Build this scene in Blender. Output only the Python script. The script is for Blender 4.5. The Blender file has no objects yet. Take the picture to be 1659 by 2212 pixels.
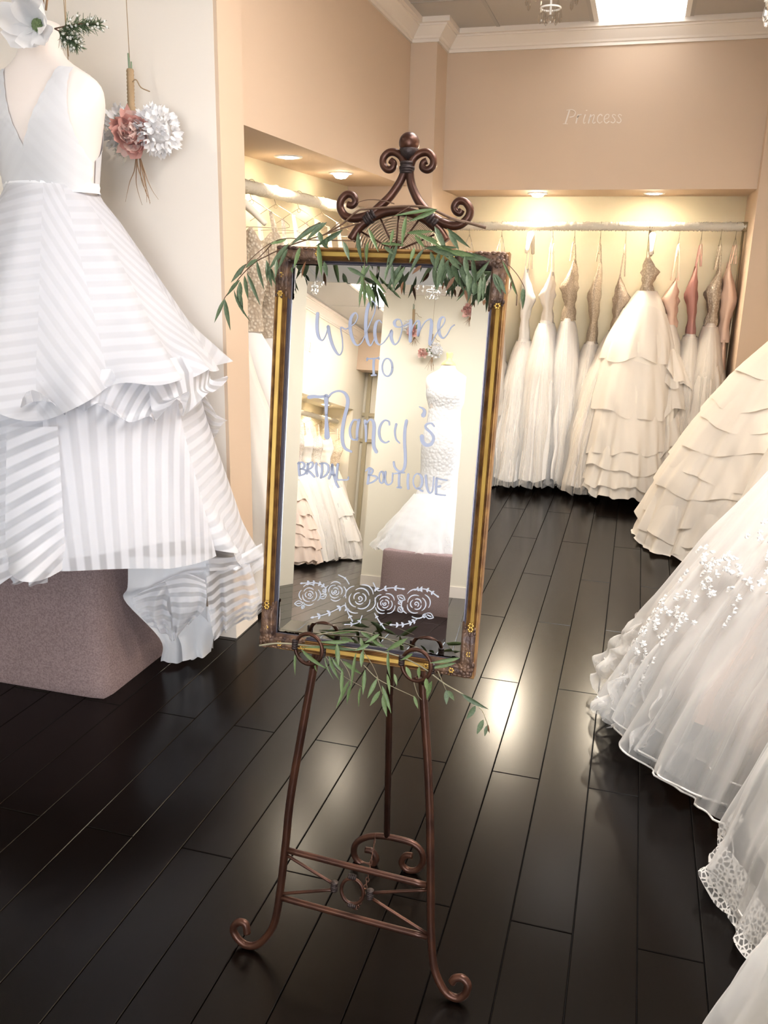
import bpy, math, random
import numpy as np
from mathutils import Vector, Matrix

scene = bpy.context.scene
COL = scene.collection
PI = math.pi

# ------------------------------------------------------------------ camera
W_PX, H_PX = 1659, 2212
FOC = 1851.47
PITCH, YAW, ROLL = 0.275971, 0.277780, 0.0213816
CAM = np.array([0.0, 0.0, 1.58])
_f = np.array([-math.sin(YAW) * math.cos(PITCH), math.cos(YAW) * math.cos(PITCH), -math.sin(PITCH)])
_r = np.array([math.cos(YAW), math.sin(YAW), 0.0])
_u = np.cross(_r, _f)
C_R = _r * math.cos(ROLL) + _u * math.sin(ROLL)
C_U = -_r * math.sin(ROLL) + _u * math.cos(ROLL)
C_F = _f
cam_data = bpy.data.cameras.new('camera')
cam_data.sensor_fit = 'HORIZONTAL'
cam_data.sensor_width = 36.0
cam_data.lens = FOC / W_PX * 36.0
cam_data.clip_start = 0.02
cam = bpy.data.objects.new('camera', cam_data)
COL.objects.link(cam)
cam.matrix_world = Matrix(((C_R[0], C_U[0], -C_F[0], CAM[0]),
                           (C_R[1], C_U[1], -C_F[1], CAM[1]),
                           (C_R[2], C_U[2], -C_F[2], CAM[2]),
                           (0, 0, 0, 1)))
scene.camera = cam

# ------------------------------------------------------------------ world, exposure, large lights
world = bpy.data.worlds.new('world')
scene.world = world
world.use_nodes = True
world.node_tree.nodes['Background'].inputs[0].default_value = (0.80, 0.90, 1.0, 1)
world.node_tree.nodes['Background'].inputs[1].default_value = 1.6
vs = scene.view_settings
vs.view_transform = 'Standard'
vs.look = 'None'
vs.gamma = 1.0
vs.use_curve_mapping = False
cy = scene.cycles
cy.max_bounces = 6; cy.diffuse_bounces = 3; cy.glossy_bounces = 3; cy.transmission_bounces = 2; cy.transparent_max_bounces = 10
cy.caustics_reflective = False; cy.caustics_refractive = False
cy.use_adaptive_sampling = True; cy.adaptive_threshold = 0.05; cy.use_light_tree = False
vs.exposure = 1.25

def area_light(name, loc, direction, sx, sy, power, color):
    d = bpy.data.lights.new(name, 'AREA')
    d.shape = 'RECTANGLE'; d.size = sx; d.size_y = sy
    d.energy = power; d.color = color
    o = bpy.data.objects.new(name, d); COL.objects.link(o)
    o.location = loc
    o.rotation_euler = Vector(direction).to_track_quat('-Z', 'Y').to_euler()
    return o

DAY = (0.86, 0.93, 1.0)
WARM = (1.0, 0.86, 0.66)
TUBE = (1.0, 0.97, 0.94)
# daylight entering through the shop window behind the camera
area_light('daylight_window_light', (1.25, -5.55, 1.5), (0.0, 1, 0.02), 3.1, 2.7, 140, DAY)

# ------------------------------------------------------------------ pixel -> place helpers (1659 x 2212 frame)
def ray(px, py):
    return C_R * ((px - 829.5) / FOC) - C_U * ((py - 1106.0) / FOC) + C_F
def at(px, py, axis, val):
    d = ray(px, py)
    return CAM + d * ((val - CAM[axis]) / d[axis])
def on_plane(px, py, P, n):
    d = ray(px, py)
    return CAM + d * (np.dot(np.asarray(P) - CAM, n) / np.dot(d, n))

# ------------------------------------------------------------------ object helpers
def link(o, parent=None):
    COL.objects.link(o)
    if parent is not None:
        o.parent = parent
    return o
def root_loc(o):
    v = np.zeros(3)
    while o is not None:
        v = v + np.array(o.location); o = o.parent
    return v
def tag(o, label=None, cat=None, group=None, kind=None):
    if label: o['label'] = label
    if cat: o['category'] = cat
    if group: o['group'] = group
    if kind: o['kind'] = kind
    return o
def empty(name, loc, label=None, cat=None, group=None):
    o = bpy.data.objects.new(name, None)
    o.empty_display_size = 0.05
    COL.objects.link(o)
    o.location = [float(c) for c in loc]
    return tag(o, label, cat, group)

class MB:
    """collects verts / faces / optional per-face-corner uv in WORLD coordinates"""
    def __init__(s):
        s.v = []; s.f = []; s.uv = []; s.has_uv = False
    def add(s, verts, faces, uvs=None):
        b = len(s.v)
        s.v.extend([tuple(map(float, p)) for p in verts])
        for i, f in enumerate(faces):
            s.f.append(tuple(b + k for k in f))
            if uvs is not None:
                s.uv.append(uvs[i]); s.has_uv = True
            else:
                s.uv.append([(0, 0)] * len(f))
        return s
    def box(s, lo, hi):
        x0, y0, z0 = lo; x1, y1, z1 = hi
        v = [(x0, y0, z0), (x1, y0, z0), (x1, y1, z0), (x0, y1, z0), (x0, y0, z1), (x1, y0, z1), (x1, y1, z1), (x0, y1, z1)]
        return s.add(v, [(0, 3, 2, 1), (4, 5, 6, 7), (0, 1, 5, 4), (1, 2, 6, 5), (2, 3, 7, 6), (3, 0, 4, 7)])
    def grid(s, P, closed=False, uv=None):
        """P: array rows x cols x 3; closed wraps columns; uv rows x cols(+1) x 2"""
        P = np.asarray(P); n, m = P.shape[:2]
        faces = []; uvs = []
        mm = m if closed else m - 1
        for i in range(n - 1):
            for j in range(mm):
                k = (j + 1) % m
                faces.append((i * m + j, i * m + k, (i + 1) * m + k, (i + 1) * m + j))
                if uv is not None:
                    uvs.append([tuple(uv[i][j]), tuple(uv[i][j + 1]), tuple(uv[i + 1][j + 1]), tuple(uv[i + 1][j])])
        return s.add(P.reshape(-1, 3), faces, uvs if uv is not None else None)
    def tube(s, path, rad, seg=8, closed=False, caps=True):
        P = np.asarray(path, float); n = len(P)
        if np.isscalar(rad): rad = [rad] * n
        T = np.zeros_like(P)
        for i in range(n):
            a = P[(i - 1) % n] if (closed or i > 0) else P[i]
            b = P[(i + 1) % n] if (closed or i < n - 1) else P[i]
            d = b - a; T[i] = d / (np.linalg.norm(d) + 1e-12)
        ref = np.array([0, 0, 1.0])
        if abs(T[0] @ ref) > 0.9: ref = np.array([1.0, 0, 0])
        N = np.cross(T[0], ref); N /= np.linalg.norm(N)
        rows = []
        for i in range(n):
            N = N - T[i] * (N @ T[i]); N /= (np.linalg.norm(N) + 1e-12)
            B = np.cross(T[i], N)
            rows.append([P[i] + rad[i] * (math.cos(2 * PI * k / seg) * N + math.sin(2 * PI * k / seg) * B) for k in range(seg)])
        if closed: rows.append(rows[0])
        b = len(s.v)
        s.grid(np.array(rows), closed=True)
        if caps and not closed:
            s.f.append(tuple(b + k for k in range(seg))[::-1]); s.uv.append([(0, 0)] * seg)
            e = b + (n - 1) * seg
            s.f.append(tuple(e + k for k in range(seg))); s.uv.append([(0, 0)] * seg)
        return s
    def ball(s, c, r, seg=12, rings=8, scale=(1, 1, 1)):
        c = np.asarray(c, float); rows = []
        for i in range(rings + 1):
            a = PI * (i + 0.02) / (rings + 0.04)
            rows.append([c + r * np.array([math.sin(a) * math.cos(2 * PI * k / seg) * scale[0], math.sin(a) * math.sin(2 * PI * k / seg) * scale[1], math.cos(a) * scale[2]]) for k in range(seg)])
        return s.grid(np.array(rows), closed=True)
    def lathe(s, c, prof, seg=20):
        """prof: list of (r, z) about vertical axis at c"""
        rows = [[(c[0] + r * math.cos(2 * PI * k / seg), c[1] + r * math.sin(2 * PI * k / seg), c[2] + z) for k in range(seg)] for r, z in prof]
        return s.grid(np.array(rows), closed=True)
    def sheet(s, P, th, closed=False, uv=None):
        """cloth sheet: single surface"""
        return s.grid(P, closed, uv)
    def build(s, name, mat, parent=None, smooth=False, origin=None):
        me = bpy.data.meshes.new(name)
        off = root_loc(parent) if parent is not None else (np.zeros(3) if origin is None else np.asarray(origin, float))
        V = np.array(s.v) - off
        me.from_pydata(V.tolist(), [], s.f)
        if s.has_uv:
            lay = me.uv_layers.new(name='UVMap')
            flat = np.array([c for f in s.uv for c in f], dtype=np.float32).reshape(-1)
            lay.data.foreach_set('uv', flat)
        if smooth:
            me.polygons.foreach_set('use_smooth', [True] * len(me.polygons))
        if mat is not None: me.materials.append(mat)
        me.update()
        o = bpy.data.objects.new(name, me)
        if parent is None and origin is not None: o.location = [float(c) for c in origin]
        return link(o, parent)

def spline(pts, n=8, closed=False):
    """Catmull-Rom through pts"""
    P = np.asarray(pts, float); m = len(P)
    if m < 3 and not closed:
        return np.array([P[0] + (P[-1] - P[0]) * t for t in np.linspace(0, 1, n + 1)])
    out = []
    rng = range(m) if closed else range(m - 1)
    for i in rng:
        p0 = P[(i - 1) % m] if (closed or i > 0) else 2 * P[0] - P[1]
        p1 = P[i]; p2 = P[(i + 1) % m]
        p3 = P[(i + 2) % m] if (closed or i + 2 < m) else 2 * P[-1] - P[-2]
        for k in range(n):
            t = k / n
            out.append(0.5 * ((2 * p1) + (-p0 + p2) * t + (2 * p0 - 5 * p1 + 4 * p2 - p3) * t * t + (-p0 + 3 * p1 - 3 * p2 + p3) * t ** 3))
    if not closed: out.append(P[-1])
    return np.array(out)

# ------------------------------------------------------------------ materials
def new_mat(name):
    m = bpy.data.materials.new(name); m.use_nodes = True
    nt = m.node_tree
    return m, nt, nt.nodes['Principled BSDF'], nt.nodes['Material Output']
def noise_bump(nt, b, scale, strength, dist=0.01, detail=3, coord='Object'):
    tc = nt.nodes.new('ShaderNodeTexCoord'); n = nt.nodes.new('ShaderNodeTexNoise'); bp = nt.nodes.new('ShaderNodeBump')
    n.inputs['Scale'].default_value = scale; n.inputs['Detail'].default_value = detail
    bp.inputs['Strength'].default_value = strength; bp.inputs['Distance'].default_value = dist
    nt.links.new(tc.outputs[coord], n.inputs['Vector']); nt.links.new(n.outputs['Fac'], bp.inputs['Height'])
    nt.links.new(bp.outputs['Normal'], b.inputs['Normal'])
    return n
def vary(nt, b, c0, c1, scale, detail=3, lo=0.35, hi=0.65, coord='Object'):
    tc = nt.nodes.new('ShaderNodeTexCoord'); n = nt.nodes.new('ShaderNodeTexNoise'); r = nt.nodes.new('ShaderNodeValToRGB')
    n.inputs['Scale'].default_value = scale; n.inputs['Detail'].default_value = detail
    r.color_ramp.elements[0].position = lo; r.color_ramp.elements[1].position = hi
    r.color_ramp.elements[0].color = (*c0, 1); r.color_ramp.elements[1].color = (*c1, 1)
    nt.links.new(tc.outputs[coord], n.inputs['Vector']); nt.links.new(n.outputs['Fac'], r.inputs['Fac'])
    nt.links.new(r.outputs['Color'], b.inputs['Base Color'])
    return r
def plain(name, col, rough=0.6, metal=0.0, bump=None, var=None, spec=None):
    m, nt, b, out = new_mat(name)
    b.inputs['Base Color'].default_value = (*col, 1)
    b.inputs['Roughness'].default_value = rough; b.inputs['Metallic'].default_value = metal
    if spec is not None: b.inputs['Specular IOR Level'].default_value = spec
    if bump: noise_bump(nt, b, *bump)
    if var: vary(nt, b, col, var[0], var[1])
    return m
def emis(name, col, strength):
    m, nt, b, out = new_mat(name)
    e = nt.nodes.new('ShaderNodeEmission'); e.inputs[0].default_value = (*col, 1); e.inputs[1].default_value = strength
    nt.links.new(e.outputs[0], out.inputs['Surface'])
    return m
def cloth(name, col, trans=0.3, alpha=1.0, bump=None, rough=0.75, lace=None):
    """diffuse + translucent weave; alpha < 1 lets some of the light straight through (tulle, organza)"""
    m, nt, b, out = new_mat(name)
    b.inputs['Base Color'].default_value = (*col, 1); b.inputs['Roughness'].default_value = rough
    b.inputs['Specular IOR Level'].default_value = 0.2
    t = nt.nodes.new('ShaderNodeBsdfTranslucent'); t.inputs[0].default_value = (*col, 1)
    mx = nt.nodes.new('ShaderNodeMixShader'); mx.inputs[0].default_value = trans
    nt.links.new(b.outputs[0], mx.inputs[1]); nt.links.new(t.outputs[0], mx.inputs[2])
    last = mx
    if bump:
        n = noise_bump(nt, b, *bump)
    if lace:
        # voronoi flowers: raised, slightly darker net between
        tc = nt.nodes.new('ShaderNodeTexCoord'); vo = nt.nodes.new('ShaderNodeTexVoronoi'); vo.inputs['Scale'].default_value = lace[0]
        rp = nt.nodes.new('ShaderNodeValToRGB'); rp.color_ramp.elements[0].position = 0.15; rp.color_ramp.elements[1].position = 0.6
        rp.color_ramp.elements[0].color = (*col, 1); rp.color_ramp.elements[1].color = (*lace[1], 1)
        bp = nt.nodes.new('ShaderNodeBump'); bp.inputs['Strength'].default_value = 0.8; bp.inputs['Distance'].default_value = 0.006; bp.invert = True
        nt.links.new(tc.outputs['Object'], vo.inputs['Vector']); nt.links.new(vo.outputs['Distance'], rp.inputs['Fac'])
        nt.links.new(rp.outputs['Color'], b.inputs['Base Color']); nt.links.new(vo.outputs['Distance'], bp.inputs['Height'])
        nt.links.new(bp.outputs['Normal'], b.inputs['Normal'])
    if alpha < 1.0:
        tr = nt.nodes.new('ShaderNodeBsdfTransparent')
        m2 = nt.nodes.new('ShaderNodeMixShader')
        lw = nt.nodes.new('ShaderNodeLayerWeight'); lw.inputs[0].default_value = 0.5      # net looks denser where it turns edge-on
        mr = nt.nodes.new('ShaderNodeMapRange'); mr.inputs['To Min'].default_value = alpha; mr.inputs['To Max'].default_value = min(1.0, alpha + 0.5)
        nt.links.new(lw.outputs['Facing'], mr.inputs['Value']); nt.links.new(mr.outputs[0], m2.inputs[0])
        nt.links.new(tr.outputs[0], m2.inputs[1]); nt.links.new(mx.outputs[0], m2.inputs[2])
        last = m2
    nt.links.new(last.outputs[0], out.inputs['Surface'])
    return m
def striped(name, col, a_sheer, a_satin, trans=0.35):
    """organza with woven satin stripes, one stripe per unit of uv.x"""
    m, nt, b, out = new_mat(name)
    b.inputs['Base Color'].default_value = (*col, 1); b.inputs['Roughness'].default_value = 0.6
    b.inputs['Specular IOR Level'].default_value = 0.25
    t = nt.nodes.new('ShaderNodeBsdfTranslucent'); t.inputs[0].default_value = (*col, 1)
    mx = nt.nodes.new('ShaderNodeMixShader'); mx.inputs[0].default_value = trans
    nt.links.new(b.outputs[0], mx.inputs[1]); nt.links.new(t.outputs[0], mx.inputs[2])
    uv = nt.nodes.new('ShaderNodeUVMap'); sp = nt.nodes.new('ShaderNodeSeparateXYZ')
    fr = nt.nodes.new('ShaderNodeMath'); fr.operation = 'FRACT'
    pp = nt.nodes.new('ShaderNodeMath'); pp.operation = 'PINGPONG'; pp.inputs[1].default_value = 0.5
    rp = nt.nodes.new('ShaderNodeMapRange'); rp.inputs['From Min'].default_value = 0.17; rp.inputs['From Max'].default_value = 0.30
    rp.inputs['To Min'].default_value = a_sheer; rp.inputs['To Max'].default_value = a_satin
    tr = nt.nodes.new('ShaderNodeBsdfTransparent'); m2 = nt.nodes.new('ShaderNodeMixShader')
    nt.links.new(uv.outputs[0], sp.inputs[0]); nt.links.new(sp.outputs[0], pp.inputs[0]); nt.links.new(pp.outputs[0], rp.inputs['Value'])
    nt.links.new(rp.outputs[0], m2.inputs[0]); nt.links.new(tr.outputs[0], m2.inputs[1]); nt.links.new(mx.outputs[0], m2.inputs[2])
    nt.links.new(m2.outputs[0], out.inputs['Surface'])
    return m

M = {}
M['tan_paint'] = plain('tan_paint', (0.60, 0.455, 0.335), 0.75, bump=(220, 0.08, 0.002))
M['daylit_cream'] = plain('daylit_cream', (0.77, 0.705, 0.635), 0.75, bump=(220, 0.08, 0.002))  # lighter than the tan: daylight on the display wall is put into the colour
M['ivory_paint'] = plain('ivory_paint', (0.76, 0.70, 0.58), 0.75, bump=(220, 0.08, 0.002))
M['alcove_paint'] = plain('alcove_paint', (0.74, 0.645, 0.465), 0.75, bump=(220, 0.08, 0.002))
M['trim_white'] = plain('trim_white', (0.80, 0.72, 0.64), 0.45)
M['ceiling_tile'] = plain('ceiling_tile', (0.50, 0.47, 0.44), 0.9, bump=(300, 0.25, 0.002))
M['grid_bar'] = plain('grid_bar', (0.42, 0.40, 0.38), 0.6)
M['white_metal'] = plain('white_metal', (0.85, 0.83, 0.8), 0.4)
M['tube_light'] = emis('tube_light', TUBE, 10.0)
M['tube_light_mid'] = emis('tube_light_mid', TUBE, 6.0)
M['tube_light_dim'] = emis('tube_light_dim', TUBE, 1.7)  # weaker emission, so the nearby wall and striped gown are not overlit
M['spot_glow'] = emis('spot_glow', (1.0, 0.88, 0.66), 85.0)
M['spot_glow_soft'] = emis('spot_glow_soft', (1.0, 0.88, 0.66), 28.0)
M['copper'] = plain('copper', (0.045, 0.017, 0.011), 0.34, 0.55, bump=(60, 0.15, 0.003), var=((0.088, 0.033, 0.018), 14))
M['iron_wrap'] = plain('iron_wrap', (0.045, 0.03, 0.028), 0.5, 0.5, bump=(200, 0.3, 0.002))
M['rattan'] = plain('rattan', (0.16, 0.115, 0.07), 0.6)
M['gold'] = plain('gold', (0.56, 0.36, 0.085), 0.5, 0.45, bump=(40, 0.05, 0.002), var=((0.44, 0.26, 0.06), 10))
M['gold_dark'] = plain('gold_dark', (0.16, 0.07, 0.025), 0.45, 0.45, var=((0.36, 0.19, 0.06), 30))
M['ornament'] = plain('ornament', (0.06, 0.032, 0.026), 0.40, 0.35, bump=(150, 0.5, 0.003), var=((0.20, 0.11, 0.065), 45))
M['gilt'] = plain('gilt', (0.62, 0.38, 0.10), 0.32, 0.8)
M['liner'] = plain('liner', (0.10, 0.09, 0.12), 0.3, 0.6)
M['mirror'] = plain('mirror', (0.96, 0.96, 0.95), 0.0, 1.0)
M['paint_pen'] = plain('paint_pen', (0.43, 0.46, 0.60), 0.5)
M['leaf'] = plain('leaf', (0.048, 0.080, 0.036), 0.5, var=((0.115, 0.155, 0.080), 9))
M['leaf_pale'] = plain('leaf_pale', (0.085, 0.145, 0.045), 0.45, var=((0.16, 0.22, 0.09), 9))
M['leaf_brown'] = plain('leaf_brown', (0.16, 0.07, 0.03), 0.55)
M['twig'] = plain('twig', (0.13, 0.07, 0.04), 0.7)
M['twig_pale'] = plain('twig_pale', (0.34, 0.30, 0.20), 0.7)
M['carpet'] = plain('carpet', (0.31, 0.225, 0.225), 1.0, bump=(420, 1.0, 0.006), var=((0.45, 0.335, 0.335), 160), spec=0.0)
M['form'] = plain('form', (0.78, 0.70, 0.66), 0.55)
M['wood_cap'] = plain('wood_cap', (0.70, 0.50, 0.22), 0.45)
M['hanger_white'] = plain('hanger_white', (0.85, 0.78, 0.66), 0.5)
M['wire'] = plain('wire', (0.42, 0.35, 0.24), 0.35, 0.8)
M['rod_cover'] = cloth('rod_cover', (0.88, 0.82, 0.70), 0.25, bump=(90, 0.6, 0.006))
M['twine'] = plain('twine', (0.36, 0.25, 0.145), 0.9, bump=(400, 0.6, 0.002))
M['glass'] = None
# ================================================================== ROOM
def structure(o):
    o['kind'] = 'structure'
    return o
Z_CEIL = 3.15
Z_SOF = 2.134
X_LB = -1.62            # left bulkhead face
Y_BB = 6.40             # back bulkhead face
X_PIL, Y_PIL = -1.44, 6.085

def slab(name, boxes, mat, parent=None):
    m = MB()
    for lo, hi in boxes: m.box(lo, hi)
    o = m.build(name, mat, parent)
    if parent is None: structure(o)
    return o

# floor: dark boards laid along Y, each board its own piece
floor_base = slab('floor', [((-4.3, -9.0, -0.06), (3.1, 7.1, -0.012))], plain('subfloor', (0.006, 0.005, 0.005), 0.9))
def board_mat():
    m, nt, b, out = new_mat('espresso_board')
    b.inputs['Roughness'].default_value = 0.21
    b.inputs['Specular IOR Level'].default_value = 0.21
    tc = nt.nodes.new('ShaderNodeTexCoord'); mp = nt.nodes.new('ShaderNodeMapping'); mp.inputs['Scale'].default_value = (26, 1.6, 1)
    n = nt.nodes.new('ShaderNodeTexNoise'); n.inputs['Scale'].default_value = 3; n.inputs['Detail'].default_value = 5
    r = nt.nodes.new('ShaderNodeValToRGB')
    r.color_ramp.elements[0].color = (0.0012, 0.0007, 0.0005, 1); r.color_ramp.elements[1].color = (0.0036, 0.0018, 0.0011, 1)
    oi = nt.nodes.new('ShaderNodeObjectInfo'); ad = nt.nodes.new('ShaderNodeVectorMath'); ad.operation = 'ADD'
    nt.links.new(tc.outputs['Object'], ad.inputs[0]); nt.links.new(oi.outputs['Random'], ad.inputs[1])
    nt.links.new(ad.outputs[0], mp.inputs[0]); nt.links.new(mp.outputs[0], n.inputs['Vector'])
    nt.links.new(n.outputs['Fac'], r.inputs['Fac']); nt.links.new(r.outputs['Color'], b.inputs['Base Color'])
    rr = nt.nodes.new('ShaderNodeMapRange'); rr.inputs['To Min'].default_value = 0.24; rr.inputs['To Max'].default_value = 0.21
    nt.links.new(n.outputs['Fac'], rr.inputs['Value']); nt.links.new(rr.outputs[0], b.inputs['Roughness'])
    return m
M['board'] = board_mat()
PW, PLN, GAP = 0.1548, 1.312, 0.0011
bm_ = MB()
hx, hy = PW / 2 - GAP, PLN / 2 - GAP
c_ = 0.0016
bm_.add([(-hx, -hy, -0.012), (hx, -hy, -0.012), (hx, hy, -0.012), (-hx, hy, -0.012),
         (-hx, -hy, -c_), (hx, -hy, -c_), (hx, hy, -c_), (-hx, hy, -c_),
         (-hx + c_, -hy + c_, 0), (hx - c_, -hy + c_, 0), (hx - c_, hy - c_, 0), (-hx + c_, hy - c_, 0)],
        [(0, 1, 5, 4), (1, 2, 6, 5), (2, 3, 7, 6), (3, 0, 4, 7), (4, 5, 9, 8), (5, 6, 10, 9), (6, 7, 11, 10), (7, 4, 8, 11), (8, 9, 10, 11)])
_tmp = bm_.build('floor_board', M['board'], floor_base)
board_me = _tmp.data
bpy.data.objects.remove(_tmp)
rest = MB()
for k in range(-27, 20):
    x0 = -0.012 + PW * k
    xc = x0 + PW / 2
    if xc < -4.2 or xc > 3.0: continue
    joint = 1.834 if k % 2 else 2.49
    for j in range(-9, 5):
        yc = joint + PLN * j + PLN / 2
        if yc > 7.5 or yc < -9.4: continue
        near = (-2.3 < xc < 0.75 and 0.6 < yc < 7.2) or (-3.5 < xc < -0.6 and -6.0 < yc < -1.6)
        if near:
            o = bpy.data.objects.new('floor_board', board_me)
            link(o, floor_base); o.location = (xc, yc, 0)
        else:
            vv = np.array([v.co for v in board_me.vertices]) + np.array([xc, yc, 0])
            rest.add(vv, [tuple(p.vertices) for p in board_me.polygons])
o = rest.build('floor_boards_beyond', M['board'], floor_base); o['kind'] = 'stuff'

# walls
T = 0.12
# left display wall with the bouquet (column) and its return towards the rack alcove
slab('wall_left_display', [((-3.77, 3.19, 0), (-1.600, 3.40, Z_CEIL))], M['daylit_cream'])
slab('wall_left_return', [((-1.600, 3.1905, 0), (-1.585, 3.40, Z_CEIL))], M['tan_paint'])
slab('wall_left_bulkhead', [((-2.05, 3.40, Z_SOF), (X_LB, Y_PIL, Z_CEIL))], M['tan_paint'])
slab('wall_left_alcove', [((-2.17, 3.40, 0), (-2.05, Y_PIL, Z_CEIL))], M['alcove_paint'])
slab('wall_back_pillar', [((-2.17, Y_PIL, 0), (X_PIL, 7.07, Z_CEIL))], M['tan_paint'])
slab('wall_back_bulkhead', [((X_PIL, Y_BB, Z_SOF), (0.66, 6.95, Z_CEIL))], M['tan_paint'])
slab('wall_back', [((X_PIL, 6.95, 0), (1.40, 7.07, Z_CEIL))], M['alcove_paint'])
slab('wall_right_pillar', [((0.66, 6.30, 0), (1.40, 6.95, Z_CEIL))], M['tan_paint'])
slab('wall_right_bulkhead', [((0.80, 1.0, Z_SOF), (1.28, 6.30, Z_CEIL))], M['tan_paint'])
slab('wall_right', [((1.28, 0.88, 0), (1.40, 6.30, Z_CEIL)), ((1.40, 0.88, 0), (3.0, 1.0, Z_CEIL))], M['daylit_cream'])
slab('wall_right_front', [((2.88, -5.32, 0), (3.0, 0.88, Z_CEIL))], M['daylit_cream'])
# behind the camera (seen in the mirror)
Y_SF = -5.20
slab('wall_front', [((-2.45, Y_SF - 0.2, 0), (-0.25, Y_SF, Z_CEIL)), ((-0.25, Y_SF - 0.2, 0), (2.88, Y_SF, 0.18)),
                    ((-0.25, Y_SF - 0.2, 2.82), (2.88, Y_SF, Z_CEIL)), ((2.72, Y_SF - 0.2, 0.18), (2.88, Y_SF, 2.82))], M['ivory_paint'])
X_LW = -3.65
slab('wall_left', [((-3.77, -5.75, 0), (X_LW, 3.19, Z_CEIL)), ((-4.22, -5.87, 0), (-3.77, -5.75, Z_CEIL))], M['ivory_paint'])
slab('wall_left_rear_bulkhead', [((-4.10, -8.3, 2.05), (X_LW, -5.87, Z_CEIL))], M['ivory_paint'])
slab('wall_left_rear_alcove', [((-4.22, -8.3, 0), (-4.10, -5.87, Z_CEIL))], M['alcove_paint'])
slab('wall_rear', [((-4.22, -8.9, 0), (-2.25, -8.78, Z_CEIL)), ((-4.22, -8.78, 0), (X_LW, -8.3, Z_CEIL))], M['ivory_paint'])
slab('wall_rear_side', [((-2.45, -8.78, 0), (-2.33, Y_SF - 0.2, Z_CEIL))], M['daylit_cream'])
slab('wall_rear_valance', [((X_LW, -8.60, 2.62), (-2.45, -8.3, Z_CEIL))], M['tan_paint'])
m = MB()
for z in (1.62, 2.0): m.box((X_LW, -8.776, z), (-2.45, -8.74, z + 0.05))
for x in (-3.60, -3.05): m.box((x, -8.776, 0), (x + 0.06, -8.735, 2.62))
structure(m.build('trim_1', plain('wood_trim', (0.42, 0.36, 0.24), 0.5)))
# shop window
wf = MB()
for x in (-0.25, 0.70, 1.68, 2.66): wf.box((x, Y_SF - 0.14, 0.18), (x + 0.06, Y_SF - 0.06, 2.82))
for z in (0.18, 2.76): wf.box((-0.25, Y_SF - 0.14, z), (2.72, Y_SF - 0.06, z + 0.06))
win = structure(wf.build('window_1', plain('window_frame_paint', (0.30, 0.28, 0.26), 0.4)))
def glass_mat():
    m, nt, b, out = new_mat('window_glass')
    tr = nt.nodes.new('ShaderNodeBsdfTransparent'); gl = nt.nodes.new('ShaderNodeBsdfGlossy'); gl.inputs['Roughness'].default_value = 0.0
    mx = nt.nodes.new('ShaderNodeMixShader'); mx.inputs[0].default_value = 0.05
    nt.links.new(tr.outputs[0], mx.inputs[1]); nt.links.new(gl.outputs[0], mx.inputs[2]); nt.links.new(mx.outputs[0], out.inputs['Surface'])
    return m
M['glass'] = glass_mat()
for x in (-0.19, 0.76, 1.74):
    g = MB(); g.box((x, Y_SF - 0.104, 0.24), (x + 0.90, Y_SF - 0.096, 2.76)); g.build('pane', M['glass'], win)

# ceiling: tiles in a grid
ceil = slab('ceiling', [((-4.3, -9.0, Z_CEIL + 0.012), (3.1, 7.1, Z_CEIL + 0.08))], M['grid_bar'])
TX, TY = 0.61, 1.22
tm = MB(); tm.box((-TX / 2 + 0.010, -TY / 2 + 0.010, -0.002), (TX / 2 - 0.010, TY / 2 - 0.010, 0.011))
_t = tm.build('ceiling_tile', M['ceiling_tile'], ceil); tile_me = _t.data; bpy.data.objects.remove(_t)
gb = MB()
for i in range(13):
    x = -4.13 + TX * i
    gb.box((x - 0.012, -9.0, Z_CEIL - 0.006), (x + 0.012, 7.0, Z_CEIL + 0.012))
for j in range(14):
    y = -8.95 + TY * j
    gb.box((-4.3, y - 0.012, Z_CEIL - 0.005), (3.0, y + 0.012, Z_CEIL + 0.012))
gb.build('grid_bar', M['grid_bar'], ceil)
LIT = set()
def tile_centre(i, j): return (-4.13 + TX * (i + 0.5), -8.95 + TY * (j + 0.5))
lit_spots = [(6, 12), (7, 9), (6, 9), (3, 7), (7, 8), (3, 4), (8, 4), (2, 2), (2, 1), (5, 4)]  # panels over the right rack are unseen, added to brighten gowns and bulkhead
for i in range(12):
    for j in range(13):
        x, y = tile_centre(i, j)
        if (i, j) in lit_spots: continue
        o = bpy.data.objects.new('ceiling_tile', tile_me); link(o, ceil); o.location = (x, y, Z_CEIL)
names = ['over the back rack behind the easel', 'added to brighten the blush gown and left bulkhead', 'added to brighten the right rack of gowns', 'above the striped gown podium', 'added to brighten the near end of the right rack',
         'near the lace gown on the podium', 'near the shop window', 'in the rear aisle by the left rack', 'deepest in the rear aisle', 'above the lace gown reflected in the mirror']
for (i, j), nm in zip(lit_spots, names):
    x, y = tile_centre(i, j)
    r = empty('ceiling_light', (x, y, Z_CEIL), 'bright rectangular fluorescent ceiling light ' + nm, 'ceiling light', 'fluorescent ceiling lights')
    f = MB()
    a, b2 = TX / 2 - 0.012, TY / 2 - 0.012
    for lo, hi in (((-a, -b2), (-a + 0.03, b2)), ((a - 0.03, -b2), (a, b2)), ((-a, -b2), (a, -b2 + 0.03)), ((-a, b2 - 0.03), (a, b2))):
        f.box((x + lo[0], y + lo[1], Z_CEIL - 0.008), (x + hi[0], y + hi[1], Z_CEIL + 0.011))
    f.build('frame', M['white_metal'], r)
    d = MB(); d.box((x - a + 0.03, y - b2 + 0.03, Z_CEIL - 0.003), (x + a - 0.03, y + b2 - 0.03, Z_CEIL + 0.006)); d.build('diffuser', M['tube_light_dim' if (i, j) in ((6, 12), (3, 7)) else 'tube_light_mid' if (i, j) == (3, 10) else 'tube_light'], r)

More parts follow.
